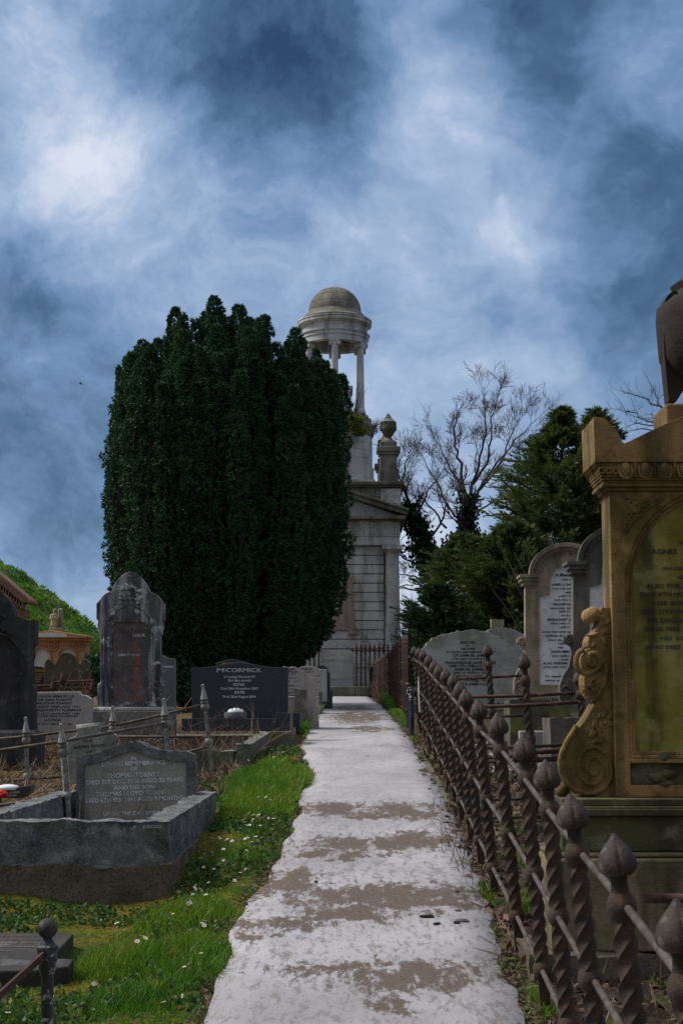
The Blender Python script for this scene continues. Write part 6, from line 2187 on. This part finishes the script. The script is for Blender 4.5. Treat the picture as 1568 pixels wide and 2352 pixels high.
# short sward and moss between the clumps
n = 40000
y = 4.6 + 10.5 * rng.uniform(0, 1, n) ** 1.15
x = rng.uniform(-2.0, -.25, n)
ok = ~((x < -.87) & (y > 7.95) & (y < 14)) & (x < path_edges(y)[0] + .012) & ~((x < -1.05) & (y > 6.25) & (y < 7.15))
x, y = x[ok], y[ok]
ok = (np.sin(x * 4.1 + y * 2.2) + np.sin(y * 3.3 - x * 2.7 + 1) > -.75) & ~((x < -.75) & (y > 7.2) & (y < 8.1) & (rng.uniform(0, 1, len(x)) < .7))
x, y = x[ok], y[ok]
h = rng.uniform(.008, .032, len(x)) * (1 + .8 * (np.sin(x * 9 + y * 3) > .2))
z = ground(x, y)
C = np.stack([x, y, z], 1)
V, F = leaves(C, np.tile([0, 0, 1.0], (len(x), 1)), 1, .034, .0065, .6)
tag(mesh_np('short_grass', V, F, M['grass']), 'short mossy turf of the verge between path and graves', 'grass', kind='stuff')
n = 15000
y = 4.6 + 10.8 * rng.uniform(0, 1, n) ** 1.1
x = rng.uniform(-1.9, -.27, n)
ok = ~((x < -.86) & (y > 7.95) & (y < 11.3)) & (x < path_edges(y)[0] - .01) & ~((x < -1.05) & (y > 6.25) & (y < 7.15)) & (np.sin(x * 6 + y * 1.7) + np.sin(y * 2.9 - x * 3) > -.35)
x, y = x[ok], y[ok]
C = np.stack([x, y, ground(x, y) + rng.uniform(.004, .028, len(x))], 1)
D = np.stack([rng.normal(0, 1, len(x)), rng.normal(0, 1, len(x)), rng.uniform(.1, .5, len(x))], 1)
V, F = leaves(C, D, 3, .030, .021, .8)
tag(mesh_np('clover', V, F, M['clover']), 'low clover and daisy leaves spreading over the verge', 'ground cover', kind='stuff')
# edge debris and dead grass along both sides of the path
n = 9000
y = 4.6 + 17 * rng.uniform(0, 1, n) ** 1.3
s = rng.uniform(0, 1, n) < .45
l, r = path_edges(y)
x = np.where(s, l - np.abs(rng.normal(0, .035, n)) + .012, r + np.abs(rng.normal(0, .05, n)) - .012)
C = np.stack([x, y, ground(x, y) + .004], 1)
D = np.stack([rng.normal(0, 1, n), rng.normal(0, 1, n), rng.uniform(-.05, .45, n)], 1)
V, F = leaves(C, D, 1, .045, .005, .3)
tag(mesh_np('edge_straw', V, F, M['dry']), 'dead straw lying along the edges of the path', 'straw', kind='stuff')
# leaf litter and straw under the railing
n = 9000
y = 3.0 + 14 * rng.uniform(0, 1, n) ** 1.1
x = rng.uniform(.70, 3.0, n)
C = np.stack([x, y, ground(x, y) + rng.uniform(.0, .02, n)], 1)
D = np.stack([rng.normal(0, 1, n), rng.normal(0, 1, n), rng.normal(0, .25, n)], 1)
V, F = leaves(C, D, 1, .060, .034, .2)
tag(mesh_np('leaf_litter', V, F, M['litter']), 'brown fallen leaves on the earth behind the railing', 'leaf litter', kind='stuff')
n = 6500
y = 3.0 + 14 * rng.uniform(0, 1, n)
x = rng.uniform(.70, 3.0, n)
C = np.stack([x, y, ground(x, y)], 1)
D = np.stack([rng.normal(0, 1, n), rng.normal(0, 1, n), rng.uniform(0, .9, n)], 1)
V, F = leaves(C, D, 1, .16, .006, .2)
tag(mesh_np('dry_straw', V, F, M['dry']), 'dead grass stalks among the fallen leaves behind the railing', 'straw', kind='stuff')
n = 5000
y = 4.0 + 12 * rng.uniform(0, 1, n)
x = rng.uniform(.72, 2.4, n)
ok = (np.sin(x * 5 + y * 2.1) + np.sin(y * 3.7 - x * 2)) > .7
x, y = x[ok], y[ok]
C = np.stack([x, y, ground(x, y)], 1)
V, F = leaves(C, np.tile([0, 0, .6], (len(x), 1)), 3, .05, .012, .7)
tag(mesh_np('weeds', V, F, M['clover']), 'patches of low green weeds behind the railing', 'weeds', kind='stuff')
# pale gravel in the far plot
n = 2600
x, y = rng.uniform(1.0, 3.0, n), rng.uniform(13.2, 16.4, n)
C = np.stack([x, y, ground(x, y) + .004], 1)
D = rng.normal(0, 1, (n, 3)); D[:, 2] *= .3
V, F = leaves(C, D, 1, .06, .05, .4)
tag(mesh_np('gravel', V, F, M['pebble']), 'pale gravel in the plot behind the iron dividers', 'gravel', kind='stuff')

# dead grass and brambles in the plots on the left
n = 14000
y = rng.uniform(11.6, 19, n)
x = rng.uniform(-3.6, -.75, n)
x = np.where(y < 13.9, np.minimum(x, -.95), x)
h = .5 + .5 * np.sin(x * 3.1 + y * 2.3) * np.sin(y * 1.9 - x)
ok = rng.uniform(0, 1, n) < .35 + .65 * h
x, y = x[ok], y[ok]
C = np.stack([x, y, ground(x, y)], 1)
D = np.stack([rng.normal(0, .9, len(x)), rng.normal(0, .9, len(x)), rng.uniform(.1, 1.0, len(x))], 1)
V, F = leaves(C, D, 1, .16, .007, .3)
tag(mesh_np('dead_grass', V, F, M['dry']), 'tangled dead grass filling the plots on the left', 'grass', kind='stuff')
stems('brambles', 'pinkish dead bramble stems arching before the wide black headstone', 500, 14.6, .50, 130, .3, .75, 'bramble', .7, r=.0022, seed=21, dyy=.6, kind='stuff')
stems('brambles', 'dead stems tangled round the foot of the tall Gothic headstone', 250, 15.0, .7, 90, .2, .6, 'bramble', .6, r=.003, seed=22, dyy=.4, kind='stuff')
stems('brambles', 'dark dead stems between the orange tomb and the pale lettered headstone', 190, 17.6, .9, 60, .4, .9, 'bramble', .6, r=.006, seed=23, dyy=.8, kind='stuff')
stems('brambles', 'dead weed stalks at the foot of the rust red railing', 872, 28.2, .10, 40, .2, .62, 'bramble', .2, r=.005, seed=24, dyy=2.2, kind='stuff')
stems('brambles', 'thin dry stems growing up against the twisted railing', 1024, 9.6, .04, 12, .12, .3, 'bramble', .22, r=.0018, seed=25, dyy=1.6, kind='stuff')
stems('brambles', 'straw coloured stalks standing inside the railing before the sandstone bracket', 1180, 8.4, .35, 46, .2, .5, 'dry', .45, r=.003, seed=26, dyy=1.0, kind='stuff')
stems('grass_stalks', 'a few dry stalks inside the foreground kerbed grave', 300, 9.9, .28, 22, .08, .2, 'dry', .5, r=.0022, seed=27, dyy=.5, zoff=.20, kind='stuff')

# daisies
daisy = None
spots = []
rr = random.Random(4)
for cx_, cy_, sx_, sy_, n_ in ((-.70, 8.9, .10, .6, 44), (-.56, 9.9, .12, .5, 40), (-.76, 7.9, .08, .35, 12), (-.66, 7.1, .10, .3, 6), (-.62, 6.3, .14, .5, 14), (-1.0, 5.8, .25, .25, 12), (-.95, 7.3, .2, .2, 4), (-.62, 14.4, .14, .7, 30), (-.85, 13.6, .1, .3, 6)):
    for i in range(n_):
        x, y = rr.gauss(cx_, sx_), rr.gauss(cy_, sy_)
        if (x < -.88 and 7.95 < y < 11.3) or x > float(path_edges(y)[0]) - .01 or (x < -1.1 and 6.2 < y < 7.2):
            continue
        spots.append((x, y))
for x, y in spots:
    tall = any(((x - c[0]) / c[2]) ** 2 + ((y - c[1]) / c[3]) ** 2 < 1 for c in CL)
    z = G(x, y) + rr.uniform(.025, .05) + (.05 if tall else 0)
    if daisy is None:
        b = MB()
        for i in range(14):
            a = i * math.pi / 7
            v = [(.002 * math.cos(a), .002 * math.sin(a), 0), (.010 * math.cos(a - .18), .010 * math.sin(a - .18), .003), (.0135 * math.cos(a), .0135 * math.sin(a), .0035), (.010 * math.cos(a + .18), .010 * math.sin(a + .18), .003)]
            b.add(v, [(0, 1, 2, 3)])
        b.tube([(0, 0, -.001), (.002, 0, -.02), (0, .003, -.045)], .0012, 4)
        me = bpy.data.meshes.new('daisy_flower')
        b2 = MB().lathe([(.0042, .0), (.0042, .003), (.001, .0045)], 8)
        k = len(b.v)
        nf = len(b.f)
        b.add(b2.v, b2.f)
        me.from_pydata(b.v, [], b.f)
        for mm in ('petal', 'yolk', 'clover'):
            me.materials.append(M[mm])
        for i, p in enumerate(me.polygons):
            p.material_index = 0 if i < 14 else (1 if i >= nf else 2)
        daisy = bpy.data.objects.new('daisy_flower', me)
        COL.objects.link(daisy)
        tag(daisy, 'small white daisy flower open among the low leaves of the grass verge', 'daisy', 'daisies on the verge')
        c = daisy
    else:
        c = daisy.copy(); COL.objects.link(c)
    c.location = (x, y, z)
    c.rotation_euler = (rr.gauss(.35, .4), rr.gauss(0, .4), rr.uniform(0, 6))
    s_ = rr.uniform(.6, 1.0)
    c.scale = (s_, s_, s_)

# slate chips and clods on the path
def chip(name, px, py, Y, sx, sy, sz, mname, label, cat, rz=0.0):
    p = P(px, py, Y)
    b = MB()
    import bmesh
    bm = bmesh.new()
    bmesh.ops.create_icosphere(bm, subdivisions=3, radius=1)
    for v in bm.verts:
        k = 1 + .35 * noise.noise(Vector(v.co) * 1.7 + Vector((px, py, 0)))
        v.co = Vector((v.co.x * sx * k, v.co.y * sy * k, max(-.6, min(v.co.z, .75)) * sz * k))
    me = bpy.data.meshes.new(name)
    bm.to_mesh(me); bm.free()
    o_ = add_obj(name, me, M[mname], None, (p[0], Y, float(gbase(Y)) + .012 + sz * .5), (0, 0, rz))
    return tag(o_, label, cat)


def gY(px, py):
    lo, hi = 3.0, 40.0
    for _ in range(40):
        m_ = (lo + hi) / 2
        if P(px, py, m_)[2] < gbase(m_):
            lo, hi = lo, hi
            hi = hi
            lo = lo
        if P(px, py, m_)[2] - gbase(m_) > 0:
            lo = m_
        else:
            hi = m_
    return (lo + hi) / 2


for i, (kx, ky, sx, sy, sz, mn, lb, ct) in enumerate((
        (1352, 1048, .034, .020, .010, 'dung', 'dark crumbly clod on the path, largest and leftmost of the clods', 'clod'),
        (1408, 1088, .020, .010, .006, 'dung', 'small flat dark clod on the path below the largest clod', 'clod'),
        (1527, 905, .022, .012, .008, 'dung', 'dark clod near the right edge of the path beyond the slate chips', 'clod'),
        (1530, 1012, .018, .016, .006, 'slate_chip', 'small upright blue grey slate chip at the right edge of the path', 'slate chip'),
        (1555, 1072, .032, .018, .009, 'slate_chip', 'blue grey slate flake on the path under the railing, largest chip', 'slate chip'),
        (1523, 1083, .016, .010, .008, 'dung', 'dark clod touching the largest slate flake', 'clod'),
        (1395, 277, .035, .02, .012, 'slate_chip', 'dark slate chip far along the right edge of the path', 'slate chip'),
        (1410, 268, .012, .02, .010, 'slate_chip', 'little dark chip beside the far slate chip', 'slate chip'),
        (718, 848, .010, .007, .008, 'dung', 'tiny dark crumb on the brown patch of the path', 'clod'),
        (310, 975, .014, .011, .010, 'slate_chip', 'small dark stone at the left edge of the path by the grass clump', 'stone'))):
    px, py = K(15, kx, ky)
    chip('slate_chip' if mn == 'slate_chip' and ct != 'stone' else ('stone' if ct == 'stone' else 'clod'), px, py, gY(px, py), sx, sy, sz, mn, lb, ct, i * .7)
px, py = K(14, 1395, 1450)
p = P(px, py, 4.9)
r_ = chip('stone', px, py, 4.9, .06, .05, .05, 'slate_chip', 'angular blue grey stone lying among the weeds under the railing', 'stone')
r_.location = (p[0], 4.9, G(p[0], 4.9) + .02)

# moss cushions at the right edge of the path
b = MB()
for i in range(46):
    Y = random.uniform(4.8, 7.2)
    x = float(path_edges(Y)[1]) + random.uniform(.0, .06)
    b.ball((x, Y, G(x, Y)), random.uniform(.010, .026), 9, .6)
tag(b.build('moss', mat('moss cushions', (.085, .12, .012), (.05, .075, .012), 60, bump=.8, bs=150), smooth=True), 'green moss cushions along the right edge of the path', 'moss', kind='stuff')
# narrow edging stones under the far part of the railing
f0 = None
for i, (ka, kb_) in enumerate((((1352, 152), (1385, 215)), ((1390, 218), (1432, 295)), ((1434, 300), (1468, 388)))):
    a_, b_ = K(15, *ka), K(15, *kb_)
    Ya, Yb = gY(*a_), gY(*b_)
    pa, pb = Vector(P(*a_, Ya)), Vector(P(*b_, Yb))
    L_ = (pa - pb).length
    mb = gridbox(MB(), -.018, .018, 0, L_ * .96, -.05, .022, .02)
    d_ = pa - pb
    o_ = rough(mb, 'edging_stone', M['kerb'], None, .006, 12, loc=tuple(pb), rot=(math.atan2(d_.z, d_.y), 0, -math.atan2(d_.x, d_.y)))
    tag(o_, ('farthest', 'middle', 'nearest')[i] + ' narrow edging stone along the right side of the path', 'edging stone', 'edging stones by the path')

# the small bird in the sky
bp = Vector(P(186, 882, 60))
b = MB()
pts = [(-.22, 0, 0), (-.12, 0, .03), (0, 0, .05), (.12, 0, .03), (.2, 0, .02), (.27, 0, .015)]
b.tube(pts, [.008, .05, .065, .05, .035, .006], 8)
for s in (1, -1):
    b.add([(.08, 0, .06), (-.08, 0, .06), (-.16, s * .28, .16), (.02, s * .28, .17), (-.30, s * .55, .10), (.08, 0, .045), (-.08, 0, .045), (-.16, s * .28, .145), (.02, s * .28, .155)],
          [(0, 1, 2, 3), (3, 2, 4), (5, 8, 7, 6), (8, 4, 7), (0, 3, 8, 5), (1, 6, 7, 2), (3, 4, 8), (2, 7, 4)])
b.add([(-.2, .03, 0), (-.2, -.03, 0), (-.36, -.06, -.01), (-.36, .06, -.01), (-.2, 0, .012)], [(0, 1, 2, 3), (0, 4, 1), (1, 4, 2), (2, 4, 3), (3, 4, 0)])
b.v = [(x * .3, y * .3, z * .3) for x, y, z in b.v]
bd = b.build('bird', mat('dark feathers', (.03, .03, .035), bump=0), loc=tuple(bp), rot=(0, .35, .2))
tag(bd, 'small dark bird gliding in the cloudy sky left of the yew', 'bird')
